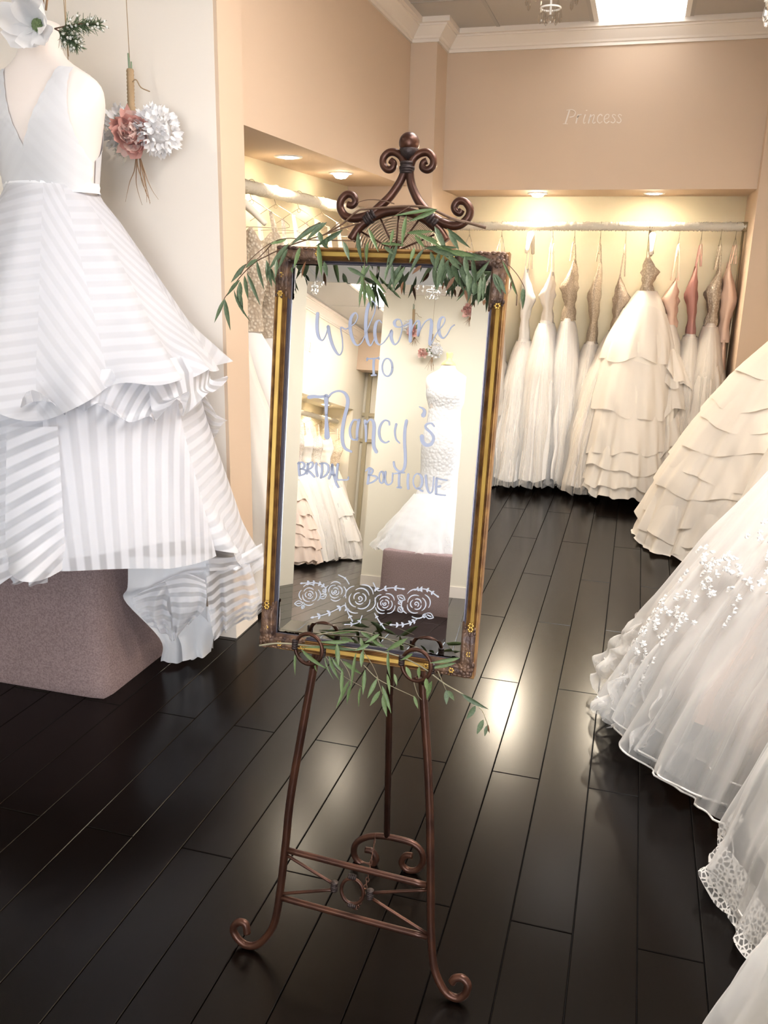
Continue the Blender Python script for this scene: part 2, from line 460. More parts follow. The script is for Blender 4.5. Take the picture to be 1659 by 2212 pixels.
# crown moulding swept along wall lines (path keeps the room on its right-hand side)
CROWN = [(0.0, 0.0), (0.014, 0.0), (0.014, 0.018), (0.024, 0.022), (0.030, 0.034), (0.055, 0.062), (0.072, 0.082), (0.078, 0.084), (0.078, 0.094), (0.100, 0.097), (0.100, 0.128), (0.0, 0.128)]
def crown(name, path, z0, side):
    P = [np.array(p, float) for p in path]; rows = []
    for i, p in enumerate(P):
        if i == 0: d = P[1] - P[0]; nrm = np.array([d[1], -d[0]]) / np.linalg.norm(d); mit = nrm
        elif i == len(P) - 1: d = P[-1] - P[-2]; nrm = np.array([d[1], -d[0]]) / np.linalg.norm(d); mit = nrm
        else:
            d1 = (P[i] - P[i - 1]) / np.linalg.norm(P[i] - P[i - 1]); d2 = (P[i + 1] - P[i]) / np.linalg.norm(P[i + 1] - P[i])
            n1 = np.array([d1[1], -d1[0]]); n2 = np.array([d2[1], -d2[0]])
            mit = (n1 + n2) / (1 + n1 @ n2)
        rows.append([(p[0] + side * mit[0] * a, p[1] + side * mit[1] * a, z0 + h) for a, h in CROWN])
    m = MB(); m.grid(np.array(rows), closed=True)
    return structure(m.build(name, M['trim_white']))
ZCR = Z_CEIL - 0.130
crown('trim_2', [(-1.585, 3.40), (X_LB, 3.40), (X_LB, Y_PIL), (X_PIL, Y_PIL), (X_PIL, Y_BB), (0.66, Y_BB), (0.66, 6.30), (0.80, 6.30), (0.80, 1.0)], ZCR, 1)
crown('trim_3', [(X_LW, -8.3), (X_LW, 3.19), (-1.585, 3.19), (-1.585, 3.40)], ZCR, 1)
crown('trim_4', [(2.88, Y_SF), (-2.45, Y_SF), (-2.45, -8.6)], ZCR, 1)
# baseboard
m = MB(); m.box((-3.6, 3.174, 0), (-1.569, 3.19, 0.11)); m.box((-1.585, 3.19, 0), (-1.569, 3.40, 0.11)); structure(m.build('baseboard_left', M['trim_white']))
m = MB(); m.box((-2.45, Y_SF, 0), (-0.25, Y_SF + 0.014, 0.11)); structure(m.build('baseboard_front', M['trim_white']))

# recessed spot lights
def downlight(loc, label, power=26, col=WARM, size=2.6, aim=None, dome=0.012, soft=0.05):
    x, y, z = loc
    r = empty('recessed_light', loc, label, 'ceiling light', 'recessed spot lights')
    ring = MB(); ring.lathe(loc, [(0.052, 0.004), (0.052, -0.006), (0.072, -0.006), (0.075, 0.0), (0.075, 0.004)], 24); ring.build('trim_ring', M['white_metal'], r, True)
    lens = MB(); lens.lathe(loc, [(0.0005, -dome), (0.03, -dome * .85), (0.045, -dome * .4), (0.052, 0.002)], 24); lens.build('lens', M['spot_glow_soft' if x < -1.5 and y > 3 else 'spot_glow'], r, True)
    d = bpy.data.lights.new('spot', 'SPOT'); d.energy = power; d.color = col; d.spot_size = size; d.spot_blend = 0.8; d.shadow_soft_size = soft
    o = bpy.data.objects.new('spot_lamp', d); link(o, r); o.location = (0, 0, -0.03 - dome - soft)
    if aim is not None: o.rotation_euler = (Vector(aim) - Vector(loc)).to_track_quat('-Z', 'Y').to_euler()
downlight((-1.83, 4.46, Z_SOF), 'dim recessed spot light in the left soffit above the white hanger', 12)
downlight((-1.81, 5.24, Z_SOF), 'glaring recessed spot light in the left soffit nearer the easel finial', 20, dome=.035)
downlight((-0.79, 6.66, Z_SOF), 'glaring recessed spot light over the left part of the back rack', 48, dome=.03, size=2.7, aim=(-0.75, 5.55, 0.7))
downlight((0.02, 6.68, Z_SOF), 'small recessed spot light over the right part of the back rack', 24, size=2.7, aim=(0.0, 5.6, 0.7))
for y, nm in ((4.6, 'far'), (2.6, 'near')):
    downlight((1.04, y, Z_SOF), 'recessed spot light over the %s end of the right rack' % nm, 50)
for y, nm in ((-6.6, 'nearer'), (-7.7, 'farther')):
    downlight((-3.86, y, 2.05), '%s recessed spot light over the rack reflected in the mirror' % nm, 35)
DISPLAY = (1.0, 0.96, 0.92)
downlight((-2.75, 1.30, Z_CEIL - .002), 'recessed display spot light aimed at the striped gown', 11, DISPLAY, 1.15, (-2.0, 3.0, 1.55), soft=.035)
downlight((-0.75, -2.2, Z_CEIL - .002), 'recessed display spot light aimed at the lace gown', 24, DISPLAY, 1.2, (-1.7, -4.8, 1.5), soft=.035)
downlight((-2.9, -3.4, Z_CEIL - .002), 'recessed display spot light aimed at the reflected gown rail', 75, DISPLAY, 1.3, (-3.7, -6.8, 1.3), soft=.035)
# ================================================================== EASEL AND MIRROR
TILT = math.radians(6.9)
MN = np.array([0.006, -math.cos(TILT), math.sin(TILT)]); MN /= np.linalg.norm(MN)   # mirror normal, towards the viewer
MP = np.array([-0.735, 1.600, 0.773])                                               # lower left front corner of the frame
MX = np.array([1.0, 0.0, 0.0]) - MN * MN[0]; MX /= np.linalg.norm(MX)
MZ = np.cross(MN, MX)
MZ = MZ if MZ[2] > 0 else -MZ
rollm = math.radians(-0.55)
MX, MZ = MX * math.cos(rollm) + MZ * math.sin(rollm), MZ * math.cos(rollm) - MX * math.sin(rollm)
MW, MH = 0.478, 0.855
def mloc(u, v, d=0.0):
    """point on the mirror: u right, v up from the lower left corner, d towards the viewer"""
    return MP + MX * u + MZ * v + MN * d
def on_mirror(px, py, d=0.0):
    return on_plane(px, py, MP + MN * d, MN)
E_OFF = -0.040                       # easel rods run behind the frame
def on_easel(px, py, d=E_OFF):
    return on_plane(px, py, MP + MN * d, MN)

easel = empty('display_easel', (-0.51, 1.55, 0.0), 'copper-brown wrought iron floor easel with scrolled feet and ball finial', 'easel')
def px7(p): return (p[0] / 2.9105 + 480, p[1] / 2.9105 + 1700)
def px6(p): return (p[0] / 5.184 + 720, p[1] / 5.184 + 280)
def rod(name, pts, r, conv=None, mat='copper', n=6, seg=10, taper=None, d=E_OFF):
    P = [on_easel(*(conv(p) if conv else p), d) for p in pts]
    P = spline(P, n)
    if name == 'leg' and P[:, 2].min() < r + .0005:            # stand the scrolled feet on the boards
        low = P[:, 2] < .20; P[low, 2] += (r + .0005 - P[:, 2].min()) * (1 - np.clip(P[low, 2] / .20, 0, 1))
    rad = r if taper is None else [r * (taper[0] + (taper[1] - taper[0]) * (i / (len(P) - 1))) for i in range(len(P))]
    m = MB(); m.tube(P, rad, seg)
    return m.build(name, M[mat], easel, True)
# front legs ending in scrolls
legL = [(1050, -3400), (740, -1680), (586, -810), (440, 0), (400, 350), (365, 650), (335, 830), (292, 925), (222, 990), (150, 993), (92, 945), (70, 890), (102, 850), (146, 862), (158, 920)]
legR = [(1090, -3400), (1206, -1500), (1260, -655), (1300, 0), (1310, 500), (1312, 900), (1322, 1150), (1352, 1290), (1402, 1378), (1470, 1415), (1520, 1392), (1540, 1330), (1508, 1280), (1462, 1282), (1438, 1315)]
rod('leg', legL, 0.0092, px7, n=8, d=E_OFF)
rod('leg', legR, 0.0092, px7, n=8, d=E_OFF)
rod('rail', [(400, 395), (842, 508), (1285, 618)], 0.0075, px7)
rod('rail', [(355, 690), (820, 818), (1290, 943)], 0.0075, px7)
for a, b in (((400, 425), (705, 612)), ((355, 672), (705, 645)), ((940, 665), (1288, 648)), ((940, 700), (1288, 922))):
    rod('brace', [a, b], 0.0038, px7)
c0 = on_easel(*px7((818, 655)))
m = MB(); m.tube([c0 + 0.0265 * math.cos(t) * MX + 0.031 * math.sin(t) * MZ for t in np.linspace(0, 2 * PI, 32, endpoint=False)], 0.0042, 8, closed=True)
m.build('centre_ring', M['copper'], easel, True)
def wrap(c, ax, r, half, turns=5):
    m = MB()
    for k in range(turns):
        p = c + ax * half * (2 * (k + 0.5) / turns - 1)
        m.tube([p - ax * half / turns * 1.05, p + ax * half / turns * 1.05], [r * (1 + 0.06 * ((k * 7) % 3 - 1))] * 2, 12)
    m.build('wire_wrap', M['iron_wrap'], easel, True)
for p in ((705, 625), (930, 675)): wrap(on_easel(*px7(p)), MZ, 0.0085, 0.011)
for p, s in (((818, 565), 1), ((815, 742), 1)): wrap(on_easel(*px7(p)), MX, 0.0065, 0.009, 4)
# rear leg and its scrolled foot
YR = 1.93
def on_rear(p): 
    q = px7(p); return at(q[0], q[1], 1, YR)
hinge = on_easel(862, 520, E_OFF - 0.03)
foot_top = on_rear((1035, 318))
m = MB(); m.tube([hinge, foot_top], 0.0085, 10); m.build('leg', M['copper'], easel, True)
rear = [(900, 395), (945, 405), (968, 455), (935, 492), (870, 480), (830, 425), (842, 355), (910, 315), (1000, 308), (1100, 325), (1200, 355), (1252, 405), (1262, 470), (1225, 520), (1165, 520), (1128, 478), (1150, 432), (1195, 432)]
m = MB(); m.tube(spline([on_rear(p) for p in rear], 6), 0.0088, 10); m.build('rear_foot', M['copper'], easel, True)
# safety chain
ca, cb = on_rear((965, 295)), on_easel(*px7((835, 770)))
m = MB(); N = 22
for k in range(N):
    t0, t1 = k / N, (k + 1) / N
    sag = lambda t: -0.05 * 4 * t * (1 - t)
    p0 = ca + (cb - ca) * t0 + np.array([0, 0, sag(t0)]); p1 = ca + (cb - ca) * t1 + np.array([0, 0, sag(t1)])
    ax = (p1 - p0); L = np.linalg.norm(ax); ax /= L
    sd = np.cross(ax, [0, 1, 0.2] if k % 2 else [1, 0, 0]); sd /= np.linalg.norm(sd)
    mid = (p0 + p1) / 2
    m.tube([mid + ax * math.cos(t) * L * 0.62 + sd * math.sin(t) * 0.0042 for t in np.linspace(0, 2 * PI, 12, endpoint=False)], 0.0012, 5, closed=True)
m.build('chain', M['copper'], easel, True)
# crest: paired scrolls, arch, ball
UL = [(640, 345), (678, 380), (660, 438), (605, 448), (560, 395), (562, 320), (615, 262), (690, 255), (760, 300), (792, 370), (796, 440), (782, 510), (735, 610), (640, 745), (540, 845), (460, 920), (395, 985)]
UR = [(1048, 350), (1008, 372), (1000, 425), (1055, 452), (1115, 405), (1118, 320), (1058, 258), (970, 268), (898, 325), (868, 400), (856, 480), (876, 620), (938, 770), (1008, 870), (1078, 955)]
LL = [(160, 838), (212, 850), (250, 800), (220, 738), (150, 728), (90, 790), (80, 880), (132, 965), (220, 995), (330, 980), (420, 950)]
LR = [(1440, 898), (1415, 935), (1372, 915), (1356, 860), (1402, 802), (1478, 812), (1530, 890), (1515, 978), (1438, 1055), (1340, 1078), (1225, 1045), (1120, 985)]
AR = [(200, 1235), (298, 1090), (400, 1012), (500, 955), (620, 918), (760, 912), (880, 935), (1010, 992), (1110, 1062), (1200, 1150), (1262, 1250)]
for nm, P in (('crest_scroll', UL), ('crest_scroll', UR), ('crest_scroll', LL), ('crest_scroll', LR), ('arch', AR)):
    n_ = len(P)
    taper = (0.72, 1.0) if nm == 'crest_scroll' else None
    rod(nm, P, 0.0092 if nm != 'arch' else 0.0095, px6, n=7, seg=12, taper=taper)
wrap(on_easel(*px6((825, 432))), MZ, 0.0150, 0.011, 5)
wrap(on_easel(*px6((412, 985))), (MX * 0.8 + MZ * 0.55) / np.linalg.norm(MX * 0.8 + MZ * 0.55), 0.0125, 0.013, 5)
wrap(on_easel(*px6((1100, 1010))), (MX * 0.8 - MZ * 0.55) / np.linalg.norm(MX * 0.8 - MZ * 0.55), 0.0125, 0.015, 5)
bc = on_easel(*px6((850, 150)))
m = MB(); m.ball(bc, 0.0205, 24, 16); m.build('ball_finial', M['copper'], easel, True)
m = MB(); m.lathe(bc - np.array([0, 0, 0.021]), [(0.006, -0.01), (0.0165, -0.002), (0.0190, 0.010), (0.0175, 0.012)], 18); m.build('finial_collar', M['iron_wrap'], easel, True)
# woven fan inside the arch
fc = on_easel(855, 543)
m = MB()
for k in range(25):
    r_ = 0.014 + 0.0026 * k
    th = np.linspace(0.02, PI - 0.02, 26)
    m.tube([fc + MX * r_ * 1.13 * math.cos(t) + MZ * r_ * math.sin(t) + MN * 0.0022 * math.sin(6 * t + k * PI) for t in th], 0.00085, 5)
m.build('woven_fan', M['rattan'], easel, True)
for a in (0.45, 1.0, 1.55, 2.05, 2.65):
    m = MB(); m.tube([fc, fc + MX * 0.086 * math.cos(a) + MZ * 0.078 * math.sin(a)], 0.0021, 6); m.build('fan_spoke', M['copper'], easel, True)
# rest: two arms under the frame, each with an upright ring in front
for (cx, cy), lx in (((667, 1402), 676), ((899.5, 1437), 916)):
    c = on_mirror(cx, cy, 0.032)
    m = MB(); m.tube([c + MX * 0.0320 * math.cos(t) + MZ * 0.0335 * math.sin(t) + MN * 0.004 * math.cos(t) for t in np.linspace(0, 2 * PI, 36, endpoint=False)], 0.0043, 8, closed=True)
    m.build('rest_ring', M['copper'], easel, True)
    low = c - MZ * 0.032
    back = on_easel(lx, cy + 40)
    m = MB(); m.tube(spline([low, low - MN * 0.03 - MZ * 0.006, back], 5), 0.0055, 8); m.build('rest_arm', M['copper'], easel, True)
    for s_, hh in ((-1, 0.006), (1, -0.002)):
        p = c + MX * 0.032 * s_ + MZ * hh
        m = MB()
        for k in range(4): m.tube([p + MZ * (k * 0.005 - 0.0105), p + MZ * (k * 0.005 - 0.0055)], 0.0066, 9)
        m.build('wire_wrap', M['iron_wrap'], easel, True)

# ---- framed mirror
mir = empty('framed_mirror', MP, 'antique gold framed mirror with white hand lettering, resting on the easel', 'mirror')
FW = 0.033
FPROF = [(0.0, -0.028), (0.0, -0.002), (0.0018, 0.0), (0.0042, 0.0), (0.0060, -0.0022)]          # outer lip
RIB1 = [(0.0060, -0.0022), (0.0072, 0.0016), (0.0084, -0.0010)]
INLAY = [(0.0084, -0.0010), (0.0092, 0.0006), (0.0168, -0.0014), (0.0176, -0.0030)]
RIBS = [(0.0176, -0.0030), (0.0190, 0.0000), (0.0204, -0.0036), (0.0218, -0.0012), (0.0232, -0.0050), (0.0248, -0.0028), (0.0264, -0.0066)]
LINER = [(0.0264, -0.0066), (0.0282, -0.0058), (0.0300, -0.0090), (0.0316, -0.0088), (FW, -0.0150)]
def frame_side(side, prof):
    """mitred strip along one side; prof: (inset, height)"""
    rows = []
    for ins, h in prof:
        if side == 0: a, b = mloc(ins, ins, h), mloc(MW - ins, ins, h)
        elif side == 1: a, b = mloc(MW - ins, ins, h), mloc(MW - ins, MH - ins, h)
        elif side == 2: a, b = mloc(MW - ins, MH - ins, h), mloc(ins, MH - ins, h)
        else: a, b = mloc(ins, MH - ins, h), mloc(ins, ins, h)
        rows.append([a, b])
    return np.array(rows)
for sd in range(4):
    m = MB(); m.grid(frame_side(sd, FPROF)); m.grid(frame_side(sd, RIB1)); m.grid(frame_side(sd, RIBS))
    rl = m.build('frame_rail', M['gold_dark'], mir)
    m = MB(); m.grid(frame_side(sd, INLAY)); m.build('gilt_inlay', M['gold'], rl)
    m = MB(); m.grid(frame_side(sd, LINER)); m.build('inner_liner', M['liner'], rl)
# back board closing the frame
m = MB()
q = [mloc(0, 0, -0.028), mloc(MW, 0, -0.028), mloc(MW, MH, -0.028), mloc(0, MH, -0.028)]
m.add(q, [(0, 3, 2, 1)]); m.build('backing_board', plain('backing', (0.12, 0.08, 0.05), 0.8), mir)
# glass: flat field with four bevelled edges
BV, BD = 0.0335, 0.0022
g0 = -0.0125
o4 = [(FW - 0.002, FW - 0.002), (MW - FW + 0.002, FW - 0.002), (MW - FW + 0.002, MH - FW + 0.002), (FW - 0.002, MH - FW + 0.002)]
i4 = [(FW + BV, FW + BV), (MW - FW - BV, FW + BV), (MW - FW - BV, MH - FW - BV), (FW + BV, MH - FW - BV)]
m = MB(); m.add([mloc(u, v, g0) for u, v in i4], [(0, 1, 2, 3)]); glass = m.build('mirror_glass', M['mirror'], mir)
for k in range(4):
    a, b = o4[k], o4[(k + 1) % 4]; c, d = i4[(k + 1) % 4], i4[k]
    m = MB(); m.add([mloc(*a, g0 - BD), mloc(*b, g0 - BD), mloc(*c, g0), mloc(*d, g0)], [(0, 1, 2, 3)]); m.build('bevelled_edge', M['mirror'], glass)

# cast corner ornaments
random.seed(5)
def ornament(u0, v0, du, dv, arm_u, arm_v, gilt):
    m = MB(); gs = []
    def lump(u, v, h, r, su, sv, mb):
        c = mloc(u, v, h); rows = []
        for i in range(5):
            a = PI / 2 * i / 4
            rows.append([c + MX * math.cos(a) * r * su * math.cos(2 * PI * k / 8) + MZ * math.cos(a) * r * sv * math.sin(2 * PI * k / 8) + MN * r * 0.55 * math.sin(a) for k in range(8)])
        mb.grid(np.array(rows), closed=True)
    # solid plaster bed under the leaves
    for (la, lb) in ((arm_u, 0.0335), (0.0335, arm_v)):
        n1 = 14; rows = []
        for i in range(n1 + 1):
            row = []
            for j in range(9):
                u = u0 + du * (la * i / n1 if la > lb else lb * 0 + la * i / n1); v = v0 + dv * (lb * j / 8)
                edge = min(i, n1 - i, 2) / 2 * min(j, 8 - j, 2) / 2
                h = -0.008 + edge * (0.0125 + 0.003 * random.random())
                row.append(mloc(u, v, h))
            rows.append(row)
        m.grid(np.array(rows))
    for la, ax in ((arm_u, 0), (arm_v, 1)):
        t = 0.012
        while t < la - 0.004:
            for q in range(3):
                s = 0.005 + 0.0105 * q + random.uniform(-0.002, 0.002)
                r = random.uniform(0.0038, 0.0062) * (1.15 - 0.5 * t / la)
                u, v = (t + random.uniform(-.003, .003), s) if ax == 0 else (s, t + random.uniform(-.003, .003))
                lump(u0 + du * u, v0 + dv * v, 0.0025, r, 1.3 if ax == 0 else 0.8, 0.8 if ax == 0 else 1.3, m)
            t += 0.0088
        for t in ((la - 0.012, la - 0.004, la * 0.45) if gilt else (la - 0.010, la * 0.55)):
            g = MB(); gs.append(g)
            for k in range(6):
                a = k * PI / 3
                uu, vv = (t, 0.014) if ax == 0 else (0.014, t)
                lump(u0 + du * uu + 0.0042 * math.cos(a), v0 + dv * vv + 0.0042 * math.sin(a), 0.0050, 0.0025, 1, 1, g)
    # big leaf scroll on the corner itself
    for k in range(7):
        a = k * 2 * PI / 7
        lump(u0 + du * 0.019 + 0.0085 * math.cos(a), v0 + dv * 0.019 + 0.0085 * math.sin(a), 0.0035, 0.0068, 1, 1, m)
    lump(u0 + du * 0.019, v0 + dv * 0.019, 0.006, 0.006, 1, 1, m)
    ob = m.build('corner_ornament', M['ornament'], mir, True)
    for g in gs: g.build('gilt_rosette', M['gilt'], ob, True)
ornament(0, 0, 1, 1, 0.105, 0.105, True)
ornament(MW, 0, -1, 1, 0.105, 0.118, True)
ornament(MW, MH, -1, -1, 0.120, 0.112, False)
ornament(0, MH, 1, -1, 0.102, 0.105, False)

# ---- lettering painted on the glass
PEN_D = g0 + 0.0006
def stroke(mb, pts, w0, w1, conv, n=7, mode='pen', h=0.0007):
    """pts in crop pixels; pen width grows on down-strokes"""
    P = spline(np.array([conv(p) for p in pts], float), n) if len(pts) > 2 else np.array([conv(p) for p in pts], float)
    if len(P) < 2: return
    D = np.gradient(P, axis=0); L = np.linalg.norm(D, axis=1) + 1e-9; D = D / L[:, None]
    if mode == 'pen':
        w = w0 + (w1 - w0) * np.clip(D[:, 1], 0, 1) ** 1.5
        k = 5; w = np.convolve(np.pad(w, k, mode='edge'), np.ones(2 * k + 1) / (2 * k + 1), mode='valid')
    elif mode == 'taper':
        t = np.linspace(0, 1, len(P)); w = w0 + (w1 - w0) * np.sin(PI * t) ** 0.7
    else:
        w = np.linspace(w0, w1, len(P))
    Nn = np.stack([-D[:, 1], D[:, 0]], 1)
    A = P + Nn * w[:, None] / 2; B = P - Nn * w[:, None] / 2
    # round ends
    rows = []
    e0 = P[0] - D[0] * w[0] * 0.4; e1 = P[-1] + D[-1] * w[-1] * 0.4
    A = np.vstack([e0 + Nn[0] * w[0] * 0.2, A, e1 + Nn[-1] * w[-1] * 0.2]); B = np.vstack([e0 - Nn[0] * w[0] * 0.2, B, e1 - Nn[-1] * w[-1] * 0.2])
    top = [[on_mirror(*a, PEN_D + h), on_mirror(*b, PEN_D + h)] for a, b in zip(A, B)]
    bot = [[on_mirror(*a, PEN_D - 0.0006), on_mirror(*b, PEN_D - 0.0006)] for a, b in zip(A, B)]
    rows = [[b_[0], t_[0], t_[1], b_[1]] for b_, t_ in zip(bot, top)]
    mb.grid(np.array(rows))
def ell(cx, cy, rx, ry, n=14, a0=0.0):
    return [(cx + rx * math.cos(a0 + 2 * PI * k / n), cy + ry * math.sin(a0 + 2 * PI * k / n)) for k in range(n + 1)]
cW = lambda p: (p[0] / 5.184 + 670, p[1] / 5.184 + 640)
cN = lambda p: (p[0] / 5.53 + 660, p[1] / 5.53 + 820)
cB = lambda p: (p[0] / 4.608 + 630, p[1] / 4.608 + 980)
WELCOME = [
    [(82, 190), (75, 290), (78, 390), (100, 470), (135, 492), (165, 450), (190, 380), (200, 335)],
    [(200, 338), (215, 430), (250, 550), (300, 640), (335, 652), (360, 590), (358, 480), (342, 352), (395, 368), (440, 345)],
    [(440, 345), (500, 300), (530, 235), (515, 190), (485, 198), (452, 260), (447, 360), (467, 460), (500, 530), (535, 548), (580, 510), (620, 420), (672, 300), (720, 180), (728, 100), (705, 58), (672, 64), (642, 130), (624, 250), (622, 380), (637, 490), (670, 552), (705, 505), (728, 440)],
    [(800, 298), (775, 270), (745, 288), (727, 350), (724, 430), (742, 510), (775, 542), (820, 518), (870, 450), (912, 375)],
    [(908, 392), (908, 470), (940, 538), (985, 508), (1018, 420), (1028, 330), (1010, 268), (970, 260), (942, 290), (955, 335), (1000, 345), (1060, 328), (1105, 300)],
    [(1127, 270), (1122, 380), (1120, 505)],
    [(1124, 440), (1150, 340), (1188, 282), (1216, 282), (1216, 360), (1206, 442), (1240, 360), (1290, 282), (1342, 258), (1358, 300), (1348, 430), (1338, 530), (1352, 535), (1390, 460), (1430, 390), (1480, 330), (1508, 270), (1493, 232), (1457, 252), (1437, 330), (1447, 420), (1485, 468), (1530, 430), (1575, 352), (1615, 320)],
]
m = MB()
for s in WELCOME: stroke(m, s, 2.2, 7.0, cW)
tag(m.build('lettering', M['paint_pen'], mir), 'flowing script word Welcome painted on the glass')
m = MB()
stroke(m, [(632, 702), (770, 692)], 3, 3, cW, mode='lin'); stroke(m, [(640, 690), (634, 720)], 3, 3, cW, mode='lin'); stroke(m, [(765, 680), (770, 706)], 3, 3, cW, mode='lin')
stroke(m, [(712, 700), (708, 790), (712, 880)], 5, 5, cW, mode='lin'); stroke(m, [(685, 886), (738, 882)], 3.4, 3.4, cW, mode='lin')
stroke(m, ell(862, 796, 57, 100), 3.2, 4.6, cW, mode='pen')
tag(m.build('lettering', M['paint_pen'], mir), 'small word TO painted on the glass')
m = MB()
NANCY = [([(38, 210), (100, 202), (170, 206), (240, 196)], 8.5, 5.0, 'lin'), ([(246, 196), (246, 300), (246, 420)], 10.5, 5.5, 'lin'), ([(246, 420), (250, 560), (256, 690)], 5.5, 11.5, 'lin'),
         ([(268, 210), (320, 158), (400, 136), (470, 165), (503, 240), (495, 330), (465, 450), (440, 600), (440, 730), (470, 820), (545, 862)], 4.0, 7.5, 'pen'),
         ([(640, 492), (580, 482), (542, 540), (527, 620), (547, 700), (590, 720), (622, 690)], 3.4, 5.2, 'pen'), ([(638, 482), (617, 600), (613, 722)], 6.5, 5.0, 'lin'),
         ([(712, 490), (720, 600), (720, 740)], 6.5, 4.2, 'lin'), ([(720, 535), (760, 482), (800, 490), (818, 560), (810, 700), (815, 800), (845, 868)], 3.5, 7.5, 'pen'),
         ([(1000, 542), (992, 500), (940, 490), (892, 550), (877, 640), (900, 720), (950, 754), (993, 738)], 3.4, 5.6, 'pen'),
         ([(1082, 530), (1066, 620), (1080, 710), (1122, 760)], 5.0, 2.6, 'lin'), ([(1205, 490), (1186, 600), (1182, 750), (1190, 900), (1185, 1030), (1150, 1098), (1100, 1088), (1062, 1040), (1052, 985)], 4.5, 6.5, 'pen'),
         ([(1358, 325), (1405, 350), (1420, 385), (1405, 430)], 2.0, 10.0, 'lin'),
         ([(1535, 560), (1500, 522), (1440, 537), (1437, 580), (1500, 640), (1528, 700), (1500, 768), (1440, 782), (1398, 740), (1388, 675)], 3.0, 9.0, 'lin')]
for p, a, b, md in NANCY: stroke(m, p, a, b, cN, mode=md)
tag(m.build('lettering', M['paint_pen'], mir), "large word Nancy's painted on the glass")
BRI = [[(70, 90), (72, 150), (77, 218)], [(58, 98), (100, 86), (125, 110), (112, 145), (80, 152)], [(80, 152), (125, 160), (143, 180), (120, 205), (78, 220)],
       [(160, 100), (156, 150), (150, 200)], [(148, 112), (195, 86), (210, 110), (190, 145), (160, 160), (190, 195), (225, 232)], [(245, 96), (242, 150), (254, 225)],
       [(300, 96), (301, 170), (290, 240)], [(275, 102), (330, 96), (364, 125), (360, 180), (325, 225), (287, 240)],
       [(402, 115), (390, 190), (368, 248)], [(402, 108), (416, 200), (440, 290), (464, 335)], [(390, 205), (432, 216)], [(458, 105), (450, 180), (450, 255), (500, 262), (556, 260), (564, 232)]]
BOU = [[(772, 150), (766, 220), (756, 300)], [(736, 172), (770, 142), (803, 165), (790, 198), (766, 214)], [(766, 214), (828, 225), (848, 247), (810, 280), (758, 300)], ell(893, 236, 24, 58, a0=-1.2),
       [(932, 182), (926, 250), (942, 300), (970, 308), (998, 280), (1004, 195)], [(1018, 200), (1070, 192), (1122, 190)], [(1070, 200), (1067, 270), (1068, 332)], [(1048, 337), (1086, 337)],
       [(1160, 205), (1154, 280), (1160, 350)], ell(1254, 275, 45, 76, a0=-1.3), [(1258, 340), (1280, 362), (1304, 374)], [(1334, 218), (1345, 330), (1370, 390), (1400, 365), (1414, 232)],
       [(1442, 245), (1436, 330), (1436, 402)], [(1442, 245), (1495, 258), (1545, 266)], [(1442, 330), (1477, 325)], [(1434, 404), (1485, 412), (1530, 416)]]
for word, S in (('BRIDAL', BRI), ('BOUTIQUE', BOU)):
    m = MB()
    for s in S: stroke(m, s, 3.0, 5.2, cB, mode='pen' if len(s) > 2 else 'lin')
    tag(m.build('lettering', M['paint_pen'], mir), 'hand printed word %s painted on the glass' % word)

# painted row of roses
M['rose_pen'] = plain('rose_pen', (0.60, 0.62, 0.72), 0.5)
ID = lambda p: p
random.seed(11)
def rose(cx, cy, R, seed, rot):
    rnd = random.Random(seed); m = MB()
    sp = [(cx + (R * 0.03 + R * 0.11 * t) * math.cos(rot + 4.6 * t), cy + (R * 0.03 + R * 0.11 * t) * math.sin(rot + 4.6 * t)) for t in np.linspace(0, 1.55, 12)]
    stroke(m, sp, 1.5, 2.0, ID, n=3, mode='lin')
    for ring, (rf, n) in enumerate(((0.36, 3), (0.64, 3), (0.96, 4))):
        off = rot + ring * 1.1
        for k in range(n):
            a0 = off + k * 2 * PI / n + rnd.uniform(-0.12, 0.12); span = 2 * PI / n * (0.80 if ring < 2 else 0.72)
            rr = R * rf * rnd.uniform(0.95, 1.05)
            pts = [(cx + rr * (1 + 0.10 * math.sin(PI * t)) * math.cos(a0 + span * t), cy + rr * (1 + 0.10 * math.sin(PI * t)) * 0.97 * math.sin(a0 + span * t)) for t in np.linspace(0, 1, 7)]
            stroke(m, pts, 0.9, 2.2 if R > 24 else 1.9, ID, n=3, mode='taper')
    return m
for k, (cx, cy, R, rot) in enumerate(((668, 1285, 22, 0.4), (724, 1278, 21, 2.0), (777, 1293, 33, 1.0), (831, 1304, 23, 2.6), (899, 1305, 30.5, 0.2))):
    tag(rose(cx, cy, R, 30 + k, rot).build('painted_rose', M['rose_pen'], mir))
def leaflet(m, bx, by, ang, L, w):
    pts = [(bx + L * t * math.cos(ang), by + L * t * math.sin(ang)) for t in np.linspace(0, 1, 5)]
    stroke(m, pts, 0.7, w * .8, ID, n=2, mode='taper')
def sprig(path, nl, L, w):
    m = MB(); P = spline(np.array(path, float), 5); stroke(m, path, 1.6, 1.9, ID, n=5, mode='lin')
    for k in range(nl):
        i = int((k + 0.6) / nl * (len(P) - 2)); d = P[i + 1] - P[i]; a = math.atan2(d[1], d[0])
        for s_ in (-1, 1): leaflet(m, P[i][0], P[i][1], a + s_ * 0.85, L, w)
    leaflet(m, P[-1][0], P[-1][1], math.atan2(*(P[-1] - P[-3])[::-1]), L, w)
    m.build('painted_sprig', M['rose_pen'], mir)
sprig([(703, 1270), (692, 1262), (676, 1259), (654, 1260)], 4, 6.0, 4.6)
sprig([(744, 1307), (722, 1319), (700, 1328), (679, 1333)], 3, 8.5, 5.0)
sprig([(754, 1262), (746, 1250), (733, 1243)], 1, 3.0, 2.4)
sprig([(745, 1308), (752, 1325), (759, 1338)], 2, 6.0, 3.6)
